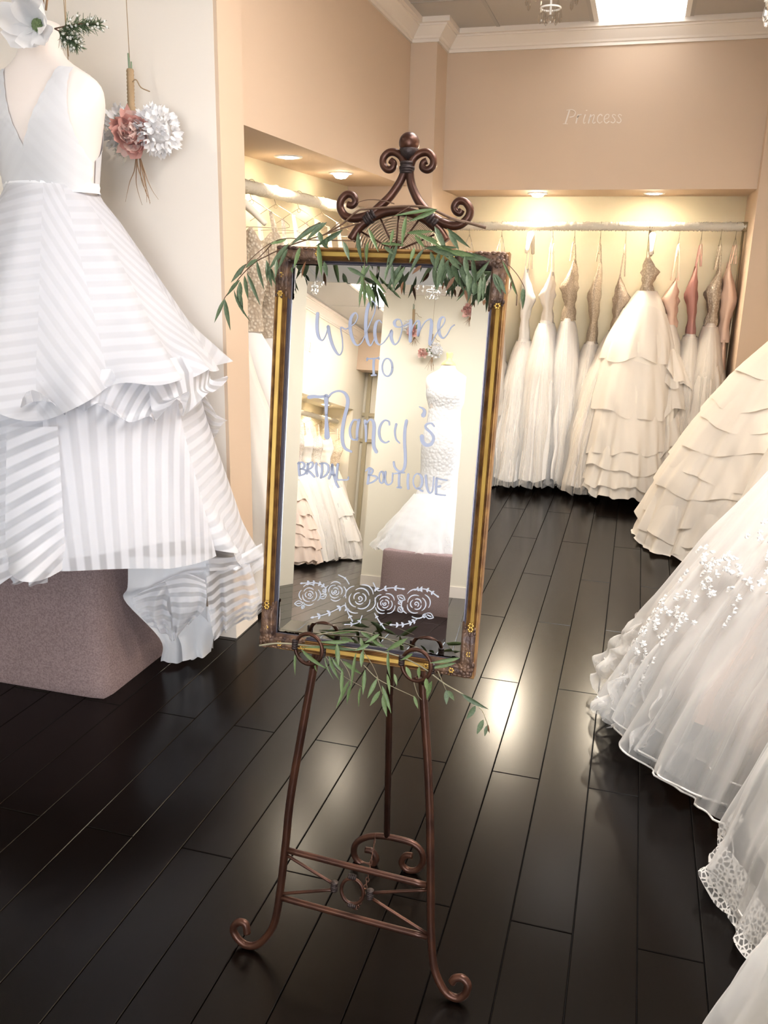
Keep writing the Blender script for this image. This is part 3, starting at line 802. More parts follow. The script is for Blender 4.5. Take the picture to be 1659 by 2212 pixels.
sprig([(782, 1330), (776, 1343), (764, 1348), (749, 1349)], 2, 6.0, 3.2)
sprig([(806, 1259), (816, 1276), (830, 1272), (848, 1270), (867, 1272)], 3, 7.5, 5.0)
sprig([(809, 1325), (818, 1341), (829, 1356)], 2, 4.5, 3.0)
sprig([(900, 1338), (888, 1345), (868, 1350), (848, 1350)], 4, 7.0, 4.4)
sprig([(896, 1275), (908, 1272), (925, 1275), (943, 1287)], 4, 6.0, 4.4)
def outline_leaf(cx, cy, L, w, ang):
    m = MB(); c, s = math.cos(ang), math.sin(ang)
    for sg in (-1, 1):
        stroke(m, [(cx + c * L * t - s * sg * w * math.sin(PI * t), cy + s * L * t + c * sg * w * math.sin(PI * t)) for t in np.linspace(0, 1, 7)], 1.4, 1.7, ID, n=2, mode='lin')
    stroke(m, [(cx + c * L * t, cy + s * L * t) for t in (0.25, 0.5, 0.75)], 1.4, 2.0, ID, n=2, mode='taper')
    m.build('painted_leaf', M['rose_pen'], mir)
for a in ((654, 1303, 18, 5.5, PI * 0.98), (656, 1307, 9, 3, 2.0), (690, 1291, 16, 5.5, -0.35), (697, 1279, 9, 4, -0.6), (858, 1287, 19, 6, 0.5), (861, 1311, 14, 6, 1.0), (860, 1304, 8, 4, -0.5), (918, 1326, 20, 6, 0.45), (917, 1326, 9, 3.5, 1.7)):
    outline_leaf(*a)
# ================================================================== GREENERY
rl_ = random.Random(3)
def leaf_mesh(name, bend, mat):
    """unit leaf along +X, width 1 (scaled per leaf): lanceolate, folded along the rib, arched"""
    m = MB(); n = 7; rows = []
    for i in range(n):
        t = i / (n - 1); w = (math.sin(PI * t ** 0.8) ** 1.0) * 0.5 if 0 < t < 1 else 0.012
        z = -bend * t * t; 
        rows.append([(t, -w, z + 0.10 * w), (t, 0, z), (t, w, z + 0.10 * w)])
    m.grid(np.array(rows)); o = m.build(name, mat, None, True); me = o.data; bpy.data.objects.remove(o); return me
LEAF = {k: [leaf_mesh('leaf', b, M[mt]) for b in (0.0, 0.08, -0.08, 0.15)] for k, mt in (('g', 'leaf'), ('p', 'leaf_pale'), ('b', 'leaf_brown'))}
def put_leaf(parent, a, b, width, kind='g', roll=None):
    """a leaf from point a (base) to b (tip)"""
    a, b = np.asarray(a), np.asarray(b); b = b + (b - a) * .15; L = np.linalg.norm(b - a)
    x = (b - a) / L
    nrm = MN + np.array([rl_.uniform(-.5, .5), rl_.uniform(-.3, .3), rl_.uniform(-.4, .4)])
    z = nrm - x * (nrm @ x); z /= np.linalg.norm(z); y = np.cross(z, x)
    o = bpy.data.objects.new('leaf', rl_.choice(LEAF[kind])); link(o, parent)
    p = a - root_loc(parent)
    o.matrix_local = Matrix(((x[0] * L, y[0] * width, z[0] * L, p[0]), (x[1] * L, y[1] * width, z[1] * L, p[1]), (x[2] * L, y[2] * width, z[2] * L, p[2]), (0, 0, 0, 1)))
    return o
def branch(label, anchor, stems, leaves, conv, d0, group=None, stem_mat='twig'):
    r = empty('eucalyptus_branch', anchor, label, 'greenery', group)
    for pts, w, d in stems:
        P = spline([on_mirror(*conv(p), d) for p in pts], 6)
        m = MB(); m.tube(P, [w * (1.0 - 0.55 * i / len(P)) for i in range(len(P))], 6); m.build('stem', M[stem_mat], r, True)
    for lf in leaves:
        (a, b), kind = lf[:2], lf[2] if len(lf) > 2 else 'g'
        d = d0 + rl_.uniform(-0.006, 0.02)
        wpx = lf[3] if len(lf) > 3 else rl_.uniform(9.0, 12.5)
        put_leaf(r, on_mirror(*conv(a), d), on_mirror(*conv(b), d + rl_.uniform(0.0, 0.02)), wpx * 0.00086, kind)
    return r
c8 = lambda p: (p[0] / 4.740 + 450, p[1] / 4.740 + 480)       # crop [450,480,800,720]
c5 = lambda p: (p[0] / 4.608 + 700, p[1] / 4.608 + 430)       # crop [700,430,1060,680]
c7b = lambda p: (p[0] / 3.190 + 560, p[1] / 3.190 + 1330)     # crop [560,1330,1080,1600]
c4 = lambda p: (p[0] / 2.370 + 450, p[1] / 2.370 + 250)       # crop [450,250,1150,800]
TL_stems = [([(1560, 5), (1380, 60), (1180, 130), (900, 215), (690, 300), (600, 345), (480, 410), (340, 545), (230, 690), (165, 780), (150, 830)], 0.0016, 0.020),
            ([(1500, 190), (1250, 185), (1000, 180), (820, 165), (660, 205), (520, 300), (400, 420), (330, 540)], 0.0013, 0.030),
            ([(660, 205), (590, 290), (500, 380)], 0.0014, 0.027), ([(1150, 0), (1010, 70), (900, 170), (820, 240)], 0.0011, 0.028),
            ([(615, 270), (625, 450), (620, 600), (635, 770)], 0.0009, 0.030), ([(1340, 5), (1250, 80), (1160, 150)], 0.0010, 0.024)]
TL_leaves = [((388, 425), (250, 595)), ((505, 380), (385, 450)), ((325, 590), (205, 735)), ((165, 785), (78, 1005)), ((168, 785), (208, 1048)), ((262, 690), (372, 978)), ((300, 660), (345, 890)), ((325, 605), (322, 800)),
             ((370, 545), (412, 770)), ((392, 520), (508, 790)), ((495, 390), (565, 660)), ((595, 385), (645, 632)), ((600, 400), (618, 600)), ((640, 470), (672, 610)), ((830, 215), (640, 465), 'g', 14), ((1185, 0), (870, 200), 'g', 12),
             ((815, 270), (735, 460)), ((800, 175), (655, 225), 'p'), ((940, 250), (885, 450), 'p'), ((1125, 215), (1165, 520), 'p', 12), ((1000, 398), (962, 550), 'b', 8), ((1185, 400), (1222, 540)), ((855, 460), (865, 520), 'g', 7),
             ((1380, 75), (1130, 235), 'g', 12), ((1215, 0), (1020, 160), 'g', 12), ((1130, 95), (1165, 220)), ((1215, 150), (1215, 240)), ((1160, 195), (1210, 260)), ((700, 380), (690, 540), 'g', 9)]
branch('leafy eucalyptus branch spilling over the upper left corner of the gold frame', mloc(0.0, MH, 0.02), TL_stems, TL_leaves, c8, 0.026, 'eucalyptus branches on the easel')
TC_stems = [([(1610, 285), (1450, 240), (1280, 195), (1040, 90), (850, 70), (600, 85), (430, 100), (330, 120), (180, 250), (0, 355)], 0.0034, 0.004),
            ([(1400, 235), (1250, 200), (1100, 190)], 0.0012, 0.012), ([(700, 45), (560, 12), (430, 8), (330, 35)], 0.0013, -0.02), ([(850, 75), (700, 170), (560, 260), (420, 380)], 0.0010, 0.022),
            ([(400, 440), (405, 600), (400, 780), (405, 900)], 0.0009, 0.030), ([(1000, 470), (1150, 480), (1280, 520), (1400, 570)], 0.0016, 0.024), ([(1160, 500), (1220, 640), (1280, 760)], 0.0010, 0.03)]
TC_leaves = [((1130, 100), (750, 175), 'p', 9), ((1130, 98), (870, 215), 'p', 10), ((190, 420), (245, 590)), ((340, 330), (352, 580), 'g', 12), ((440, 420), (412, 600), 'p', 10), ((230, 680), (400, 770), 'g', 10), ((460, 650), (335, 835), 'g', 9),
             ((405, 770), (342, 1030), 'p', 9), ((400, 800), (404, 1040), 'p', 9), ((415, 840), (470, 1045), 'p', 9), ((430, 830), (515, 1020), 'p', 11), ((450, 700), (560, 880), 'p', 10), ((550, 850), (600, 920), 'p', 6), ((400, 650), (370, 840), 'p', 9),
             ((820, 160), (780, 440), 'p', 10), ((690, 470), (640, 650)), ((730, 440), (650, 680), 'g', 10), ((640, 650), (608, 800), 'g', 8), ((680, 650), (690, 880), 'g', 10), ((770, 650), (640, 870), 'g', 12), ((800, 670), (690, 880), 'g', 10),
             ((900, 480), (860, 610), 'p', 9), ((1000, 490), (850, 710), 'g', 10), ((970, 660), (890, 730), 'b', 8), ((790, 820), (765, 920), 'b', 7), ((1100, 270), (1210, 500), 'g', 13), ((1220, 290), (1440, 465), 'g', 10), ((1240, 320), (1330, 490), 'g', 12),
             ((900, 340), (1150, 460), 'p', 10), ((820, 340), (1060, 320), 'p', 9), ((1000, 490), (1290, 480), 'g', 10), ((440, 290), (530, 500), 'p', 9), ((600, 470), (680, 540), 'g', 9), ((900, 360), (1000, 480), 'p', 9), ((560, 440), (780, 460), 'p', 7), ((1010, 380), (1120, 420), 'p', 9), ((690, 300), (660, 440), 'p', 8)]
branch('long woody eucalyptus branch lying across the easel crest and frame top', on_easel(880, 465), TC_stems, TC_leaves, c5, 0.020, 'eucalyptus branches on the easel')
TR_leaves = [((1060, 520), (1110, 690), 'g', 11), ((1100, 640), (1115, 870), 'g', 12), ((1150, 520), (1120, 700), 'g', 12), ((1190, 560), (1130, 880), 'g', 14), ((1240, 600), (1180, 790), 'g', 13), ((1210, 700), (1110, 885), 'g', 10), ((1180, 540), (1350, 640), 'g', 11), ((1240, 560), (1330, 680), 'g', 12),
             ((1230, 640), (1270, 830), 'g', 12), ((1280, 640), (1290, 760), 'g', 11), ((1300, 670), (1360, 860), 'g', 11), ((1310, 690), (1330, 830), 'g', 12), ((1340, 560), (1600, 590), 'g', 16), ((1400, 570), (1430, 760), 'g', 12), ((1480, 580), (1520, 830), 'g', 13), ((1650, 610), (1350, 965), 'g', 13),
             ((1440, 720), (1440, 900), 'g', 14), ((1480, 780), (1430, 1000), 'g', 14), ((1510, 820), (1490, 940), 'g', 13), ((1560, 780), (1540, 1015), 'g', 11), ((1600, 760), (1580, 980), 'g', 9), ((1190, 830), (1185, 900), 'b', 7), ((1300, 770), (1220, 900), 'b', 9), ((1400, 900), (1425, 1000), 'b', 7), ((1600, 1000), (1590, 1050), 'b', 8), ((1370, 660), (1400, 800), 'g', 11),
             ((1560, 870), (1485, 950), 'g', 9), ((1330, 640), (1450, 900), 'g', 9), ((1150, 700), (1170, 850), 'g', 12), ((1250, 520), (1460, 560), 'p', 12), ((1070, 500), (1300, 560), 'g', 12), ((1110, 470), (1340, 540), 'p', 10)]
TR_leaves = [(l[0], l[1]) + tuple(l[2:]) for l in TR_leaves]
TR_stems = [([(1050, 500), (1250, 540), (1450, 560), (1620, 620)], 0.0018, 0.022), ([(1250, 560), (1300, 700), (1360, 850)], 0.0010, 0.03), ([(1450, 600), (1500, 760), (1540, 900)], 0.0010, 0.03)]
r_ = branch('dense eucalyptus cluster hanging at the upper right corner of the gold frame', mloc(MW - 0.02, MH, 0.02), TR_stems, TR_leaves, c5, 0.034, 'eucalyptus branches on the easel')
ex = lambda p: (p[0] / 11.85 + 1000, p[1] / 11.85 + 500)
for pts, w in (([(1000, 740), (1120, 900), (1250, 1200), (1370, 1560), (1380, 1700), (1370, 1900)], 0.0010), ([(1150, 840), (1280, 970), (1420, 1150), (1560, 1400), (1590, 1560), (1560, 1660)], 0.0008)):
    m = MB(); m.tube(spline([on_mirror(*ex(p), 0.02) for p in pts], 6), w, 6); m.build('stem', M['twig'], r_, True)
for a, b, k, w in (((1010, 750), (1240, 1250), 'p', 5), ((1230, 1230), (1370, 1580), 'p', 6), ((770, 1070), (960, 1550), 'g', 11), ((800, 1080), (1080, 1520), 'g', 13), ((1545, 1450), (1490, 1760), 'g', 9), ((1580, 1480), (1550, 1950), 'g', 9), ((1250, 1240), (1220, 1480), 'b', 5)):
    put_leaf(r_, on_mirror(*ex(a), 0.03), on_mirror(*ex(b), 0.034), w * 0.00086, k)

BT_stems = [([(0, 205), (130, 190), (280, 200), (450, 215), (620, 225), (800, 240), (980, 285), (1130, 360), (1280, 470), (1400, 540), (1480, 600), (1540, 660), (1575, 760), (1580, 800)], 0.0020, 0.022),
            ([(300, 150), (500, 115), (680, 105), (850, 150), (1000, 210)], 0.0010, 0.030), ([(720, 340), (810, 430), (920, 490), (1050, 550), (1080, 570)], 0.0010, 0.02),
            ([(560, 300), (620, 400), (630, 500)], 0.0008, 0.03), ([(810, 420), (850, 540)], 0.0008, 0.03), ([(440, 260), (560, 400), (710, 490)], 0.0008, 0.026), ([(1060, 440), (1090, 540), (1120, 580)], 0.0008, 0.02), ([(1230, 380), (1290, 520)], 0.0008, 0.024), ([(720, 250), (780, 340), (820, 430)], 0.0008, 0.026)]
BT_leaves = [((262, 220), (240, 388), 'p', 9), ((290, 230), (428, 358), 'p', 12), ((625, 178), (440, 185), 'p', 10), ((600, 205), (330, 208), 'p', 8), ((440, 215), (640, 235), 'g', 9), ((535, 190), (545, 330), 'p', 12), ((480, 275), (530, 425), 'p', 11), ((500, 290), (575, 385), 'p', 9), ((575, 310), (690, 392), 'p', 11), ((575, 360), (572, 540), 'p', 10),
             ((625, 440), (552, 612), 'p', 11), ((635, 470), (608, 590), 'p', 10), ((670, 250), (652, 465), 'p', 12), ((712, 240), (706, 340), 'p', 11), ((760, 195), (670, 235), 'p', 10), ((700, 490), (688, 612), 'p', 10), ((728, 370), (715, 520), 'p', 10), ((812, 432), (752, 555), 'p', 11), ((835, 515), (772, 608), 'p', 11), ((845, 480), (900, 645), 'p', 11),
             ((850, 545), (876, 678), 'p', 12), ((890, 240), (895, 420), 'p', 10), ((880, 400), (900, 520), 'p', 8), ((1022, 155), (880, 238), 'p', 12), ((830, 125), (740, 180), 'p', 9), ((695, 105), (790, 165), 'p', 10), ((700, 150), (720, 240), 'p', 9), ((770, 160), (850, 215), 'p', 9), ((930, 400), (945, 475), 'p', 8), ((1010, 350), (1045, 425), 'p', 10), ((1100, 350), (1105, 425), 'p', 10),
             ((1150, 430), (1155, 510), 'p', 11), ((1190, 450), (1150, 565), 'p', 14), ((1385, 290), (1200, 325), 'p', 10), ((1355, 325), (1190, 360), 'p', 9), ((1065, 550), (1092, 630), 'p', 8), ((1290, 510), (1290, 600), 'g', 12), ((1300, 515), (1340, 578), 'g', 11), ((1390, 535), (1548, 640), 'g', 12), ((1490, 620), (1440, 705), 'g', 14), ((1545, 715), (1505, 805), 'g', 13), ((1570, 755), (1555, 822), 'g', 9), ((1578, 750), (1582, 805), 'b', 5),
             ((450, 280), (490, 425), 'p', 5), ((380, 330), (395, 380), 'p', 5), ((560, 150), (640, 175), 'p', 9), ((500, 120), (640, 110), 'p', 5), ((1060, 260), (980, 300), 'p', 8)]
branch('pale eucalyptus branch threaded through the rings along the bottom of the mirror', mloc(0.1, 0.0, 0.03), BT_stems, BT_leaves, c7b, 0.030, 'eucalyptus branches on the easel', 'twig_pale')
# ================================================================== GOWNS ON RACKS
IV = {}
def fab(key, col, **k):
    if key not in IV: IV[key] = cloth(key, col, **k)
    return IV[key]
WHITE = (0.88, 0.85, 0.82); IVORY = (0.82, 0.76, 0.69); CREAM = (0.80, 0.73, 0.62); BLUSH = (0.86, 0.62, 0.49); ROSE = (0.55, 0.29, 0.26); TAUPE = (0.62, 0.50, 0.40); PALE = (0.82, 0.77, 0.71)
def fold(th, t, seed, freqs, tw=0.6):
    r = np.random.RandomState(seed); f = np.zeros_like(th)
    for n, a in freqs:
        ph = r.rand() * 6.28; k = tw * (r.rand() - 0.5)
        s = np.sin(n * th + ph + k * t * 3 + 0.5 * np.sin(2 * th + ph * 2))
        f += a * (1.0 - 2.0 * np.abs(s) ** 1.5) * (0.75 + 0.5 * np.sin(3 * th + ph))
    return f
class Skirt:
    """prof rows (z, cx, cy, ax, ay) from top to hem"""
    def __init__(s, prof, seed, amp=0.06, freqs=((4, .6), (7, .5), (11, .35), (17, .12)), hem=0.02, pw=1.3, clamp=()):
        s.cl = clamp; s.p = np.array(prof, float); s.seed = seed; s.amp = amp; s.fr = freqs; s.hem = hem; s.pw = pw
        d = np.concatenate([[0], np.cumsum(np.abs(np.diff(s.p[:, 0])))]); s.t = d / d[-1]
    def par(s, t): return [np.interp(t, s.t, s.p[:, k]) for k in range(5)]
    def pt(s, th, t, off=0.0, amp=1.0, sd=0):
        z, cx, cy, ax, ay = s.par(t)
        f = fold(th, t, s.seed + sd, s.fr) * s.amp * amp * t ** s.pw
        m = 1.0 + f
        x = cx + (ax * m + off) * np.cos(th); y = cy + (ay * m + off) * np.sin(th)
        zz = z + s.hem * f / max(s.amp, 1e-6) * t ** 3
        P = [x, y, zz]
        for axis, lim, sg_ in s.cl:
            P[axis] = sg_ * np.minimum(sg_ * P[axis], sg_ * lim - 0.004 * (1 + np.sin(11 * th)))
        return np.stack(P, -1)
    def surf(s, t0, t1, nr, nc, off=0.0, amp=1.0, sd=0, flare=0.0, th0=0, th1=2 * PI):
        th = np.linspace(th0, th1, nc, endpoint=(th1 - th0 < 6.2))
        return np.array([s.pt(th, t, off + flare * ((t - t0) / max(t1 - t0, 1e-6)) ** 1.5, amp, sd) for t in np.linspace(t0, t1, nr)])
    def ruffle(s, t0, t1, tilt=0.0, ph=0.0, flare=0.05, n=26, a=0.025, nr=6, nc=150, seed=0, wav=0.012):
        r = np.random.RandomState(seed); p1, p2, p3 = r.rand(3) * 6.28
        th = np.linspace(0, 2 * PI, nc, endpoint=False); rows = []
        base = t0 + tilt * np.sin(th + ph) + 0.012 * np.sin(3 * th + p1)
        for q in np.linspace(0, 1, nr):
            tt = np.clip(base + (t1 - t0) * q, 0.01, 1.04)
            wv = a * q ** 1.2 * (np.sin(n * th + p1) + 0.6 * np.sin(n * 0.53 * th + p2) + 0.3 * np.sin(1.7 * n * th + p3))
            P = s.pt(th, np.minimum(tt, 1.0), 0.006 + flare * q ** 0.8 + wv)
            P[:, 2] += np.where(tt > 1, -(tt - 1.0) * 0.8, 0) + wav * q * np.sin(n * 0.53 * th + p3)
            P[:, 2] = np.maximum(P[:, 2], 0.012)
            rows.append(P)
        return np.array(rows)
def crumple(P, amp, seed, lam=.14, zl=2.2):
    rs = np.random.RandomState(seed); D = np.zeros_like(P)
    for k in range(7):
        w = rs.randn(3); w /= np.linalg.norm(w); w = w * 6.28 / (lam * (.5 + 1.3 * rs.rand())); w[2] /= zl
        d = rs.randn(3); d[2] *= .35; D += np.sin(P @ w + rs.rand() * 6.28)[..., None] * d
    return P + D * amp / 2.6
PART_N = [0]
def part(name, P, mat, root, closed=True, cr=.008):
    PART_N[0] += 1
    if cr: 
        h = np.linspace(0, 1, P.shape[0])[:, None, None] ** .7 if name != 'ruffle_tier' else .8
        P = P + (crumple(P, cr, PART_N[0] if name != 'ruffle_tier' else 5) - P) * h
    P[..., 2] = np.maximum(P[..., 2], 0.010)
    m = MB(); m.grid(P, closed); return m.build(name, mat, root, True)

def wire_hanger(top, axis, label, group, span=0.20, drop=0.13, style='wire', tilt=0.0):
    """hook over the rod at top; arms run along axis"""
    top = np.asarray(top, float); ax = np.array([axis[0], axis[1], 0.0]); ax /= np.linalg.norm(ax)
    r = empty('clothes_hanger', top, label, 'hanger', group)
    hk = [top + ax * 0.020 * math.cos(t) + np.array([0, 0, 0.020 * math.sin(t) - 0.002]) for t in np.linspace(-0.5, PI, 9)]
    m = MB(); neck = top + np.array([0, 0, -0.075])
    m.tube(spline(hk + [top - ax * 0.018 + np.array([0, 0, -0.02]), neck], 3), 0.0017, 6); m.build('hook', M['wire'], r, True)
    if style == 'wire':
        m = MB(); lp = [neck + np.array([0, 0, -0.012]) + ax * 0.010 * math.sin(t) + np.array([0, 0, 0.010 * math.cos(t)]) for t in np.linspace(0, 2 * PI, 12)]
        m.tube(lp, 0.0014, 5)
        e1, e2 = neck - ax * span + np.array([0, 0, -drop]), neck + ax * span + np.array([0, 0, -drop])
        m.tube(spline([neck, (neck + e1) / 2 + np.array([0, 0, .008]), e1, (e1 + e2) / 2, e2, (neck + e2) / 2 + np.array([0, 0, .008]), neck], 5), 0.0016, 5)
        m.build('frame', M['wire'], r, True)
    else:
        m = MB()
        pts = [neck - ax * span + np.array([0, 0, -drop]), neck - ax * span * .5 + np.array([0, 0, -drop * .35]), neck, neck + ax * span * .5 + np.array([0, 0, -drop * .35]), neck + ax * span + np.array([0, 0, -drop])]
        P = spline(pts, 6); n = len(P); m.tube(P, [0.012 + 0.016 * (1 - abs(2 * i / (n - 1) - 1)) for i in range(n)], 10)
        m.build('shoulders', M['hanger_white'], r, True)
    return neck

def bodice_part(root, top_z, waist_z, cx, cy, wide, thin, axis, mat, seed, neck_pt=None, straps=True, slump=0.0, clamp=()):
    """bodice hanging limp: width across axis, bust swelling to one side, pinched waist"""
    ax = np.array([axis[0], axis[1]]); pr = np.array([-ax[1], ax[0]])
    r = np.random.RandomState(seed); rows = []; sgn = 1 if r.rand() > .5 else -1; b0 = .30 + .15 * r.rand(); fat = .85 + .5 * r.rand(); lean = (r.rand() - .5) * .05
    for q in np.linspace(0, 1, 18):
        z = top_z + (waist_z - top_z) * q
        w = wide * np.interp(q, [0, .12, .4, .75, 1], [.62, .80, 1.0, .80, .84])
        tn = thin * fat * np.interp(q, [0, .12, b0, .72, 1.0], [.22, .55, 1.15, .62, .95]); off = sgn * thin * .45 * math.exp(-((q - b0) / .2) ** 2) + lean * (1 - q)
        row = []
        for k in range(32):
            a = 2 * PI * k / 32
            v = math.cos(a) * w * ax + (math.sin(a) * tn * (1 + 0.16 * math.sin(6 * a + seed + 4 * q) + .10 * math.sin(9 * q * 3 + a * 2)) + off) * pr
            zz = z + (1 - q) ** 2 * (.055 * math.cos(a) ** 2 - .035 + .012 * math.sin(5 * a + seed))
            P = [cx + v[0] + pr[0] * slump * q, cy + v[1] + pr[1] * slump * q, zz]
            for axx, lim, sg_ in clamp: P[axx] = sg_ * min(sg_ * P[axx], sg_ * lim)
            row.append(P)
        rows.append(row)
    m = MB(); m.grid(np.array(rows), True); m.build('bodice', mat, root, True)
    if straps and neck_pt is not None:
        for s_ in (-1, 1):
            m = MB()
            a = np.array([cx + ax[0] * wide * .55 * s_, cy + ax[1] * wide * .55 * s_, top_z + .005]); b = neck_pt + np.array([ax[0] * 0.10 * s_, ax[1] * 0.10 * s_, -0.055])
            pts = spline([a + np.array([pr[0] * thin * .4, pr[1] * thin * .4, 0]), b, a - np.array([pr[0] * thin * .4, pr[1] * thin * .4, 0])], 5)
            off = np.array([ax[0], ax[1], 0]) * 0.007 + np.array([pr[0], pr[1], 0]) * .003
            m.grid(np.array([pts - off, pts + off])); m.build('strap', mat, root, True)

# ---------------------------------------------------------------- rods
def rack(name, a, b, label, r=0.024, wob=0.006, post=None):
    a, b = np.asarray(a, float), np.asarray(b, float)
    root = empty(name, (a + b) / 2 * np.array([1, 1, 0]) + np.array([0, 0, a[2]]), label, 'clothes rail')
    m = MB(); m.tube([a, b], 0.0125, 12); m.build('rod', M['wire'], root, True)
    n = int(np.linalg.norm(b - a) / 0.008); d = (b - a); rr = random.Random(9); P = []; R = []
    for i in range(n + 1):
        P.append(a + d * i / n + np.array([0, 0, rr.uniform(-.0015, .0015)])); R.append(r + (wob if i % 2 else 0) + rr.uniform(0, wob * 0.8))
    P = np.array(P)
    m = MB(); m.tube(P, R, 12); o = m.build('shirred_cover', M['rod_cover'], root, True)
    return root
ROD_Z, ROD_Y = 1.905, 6.70
rk = rack('back_clothes_rail', (-1.43, ROD_Y, ROD_Z), (0.655, ROD_Y, ROD_Z + 0.01), 'shirred white covered clothes rail across the back alcove')
for x, zf in ((0.018, 0.0),):
    m = MB(); m.tube([(x, ROD_Y, ROD_Z - 0.01), (x, ROD_Y + 0.01, 0.0)], 0.0085, 8); m.build('support_post', M['wire'], rk, True)
    m = MB(); m.box((x - 0.03, ROD_Y - 0.026, ROD_Z - 0.006), (x + 0.03, ROD_Y + 0.026, ROD_Z + 0.026)); m.build('bracket', plain('bracket', (0.35, 0.25, 0.15), 0.5), rk)
m = MB(); m.tube([(0.638, ROD_Y, ROD_Z + 0.01), (0.638, ROD_Y + 0.01, 0.0)], 0.008, 8); m.build('support_post', M['wire'], rk, True)
m = MB(); m.lathe((0.652, ROD_Y, ROD_Z + 0.01), [(0.001, -0.03), (0.03, -0.03), (0.03, 0.03), (0.001, 0.03)], 14); m.build('bracket', M['wire'], rk, True)
LROD_X, LROD_Z = -1.90, 1.955
rack('left_clothes_rail', (LROD_X, 3.42, LROD_Z), (LROD_X, 6.07, LROD_Z), 'shirred white covered clothes rail in the left alcove')
RROD_X, RROD_Z = 0.98, 1.90
rack('right_clothes_rail', (RROD_X, 1.02, RROD_Z), (RROD_X, 6.28, RROD_Z), 'covered clothes rail along the right wall')

# ---------------------------------------------------------------- gown builder
def gown(label, group, hx, hy, rod_z, axis, top_z, waist_z, prof, seed, body_mat, skirt_mat, wide=0.14, thin=0.05, amp=0.07, tulle=None, ruffles=(), r_mat=None, hanger='wire', hlabel=None, hgroup=None,
         freqs=((4, .6), (7, .5), (11, .35), (17, .12)), straps=True, nc=150, bodice=True, nr=26, hem=0.02, cat='gown', name='wedding_gown', pw=1.3, tamp=1.3, clamp=(), t_end=1.0):
    sk = Skirt([(z, hx + a, hy + b, c, d) for z, a, b, c, d in prof], seed, amp, freqs, hem, pw, clamp)
    root = empty(name, (hx, hy, 0.0), label, cat, group)
    neck = wire_hanger((hx, hy, rod_z + 0.02), axis, hlabel or ('hanger holding the ' + label), hgroup or 'hangers on the rails', style=hanger) if hanger else None
    if bodice:
        bodice_part(root, top_z, waist_z - 0.02, hx + prof[0][1], hy + prof[0][2], wide, thin, axis, body_mat, seed, neck, straps, 0.0, clamp)
    part('skirt', sk.surf(0, t_end, nr, nc), skirt_mat, root)
    if tulle is not None:
        part('tulle_overskirt', sk.surf(0.02, 1.0, nr - 4, nc, 0.010, tamp, 5, 0.02), tulle, root)
    for k, rf in enumerate(ruffles):
        part('ruffle_tier', sk.ruffle(seed=seed * 7 + k, **rf), r_mat or skirt_mat, root)
    return root, sk
lace_iv = fab('lace_ivory', CREAM, trans=0.2, lace=(70, (0.50, 0.40, 0.30)))
lace_wh = fab('lace_white', WHITE, trans=0.2, lace=(60, (0.66, 0.60, 0.55)))
lace_bead = fab('beaded_lace', (0.74, 0.63, 0.50), trans=0.15, lace=(110, (0.46, 0.36, 0.26)), rough=0.4)
satin_iv = fab('satin_ivory', IVORY, trans=0.12, bump=(5, 0.25, 0.03), rough=0.45)
satin_wh = fab('satin_white', WHITE, trans=0.12, bump=(5, 0.2, 0.03), rough=0.5)
org_iv = fab('organza_ivory', IVORY, trans=0.15, bump=(7, 0.3, 0.02))
org_cr = fab('organza_cream', (0.84, 0.78, 0.70), trans=0.15, bump=(7, 0.3, 0.02))
blush_f = fab('blush_silk', BLUSH, trans=0.12, bump=(5, 0.25, 0.03))
rose_f = fab('rose_satin', ROSE, trans=0.2, rough=0.5)
taupe_f = fab('taupe_lace', (.70, .59, .48), trans=0.2, lace=(90, (0.50, 0.40, 0.31)))
tulle_wh = fab('tulle_white', (0.90, 0.88, 0.86), trans=0.25, alpha=0.22)
tulle_iv = fab('tulle_ivory', (0.90, 0.84, 0.77), trans=0.25, alpha=0.26)
ruf_iv = fab('ruffle_ivory', (0.86, 0.80, 0.73), trans=0.25, alpha=0.90)
ruf_wh = fab('ruffle_white', (0.86, 0.83, 0.80), trans=0.25, alpha=0.88)

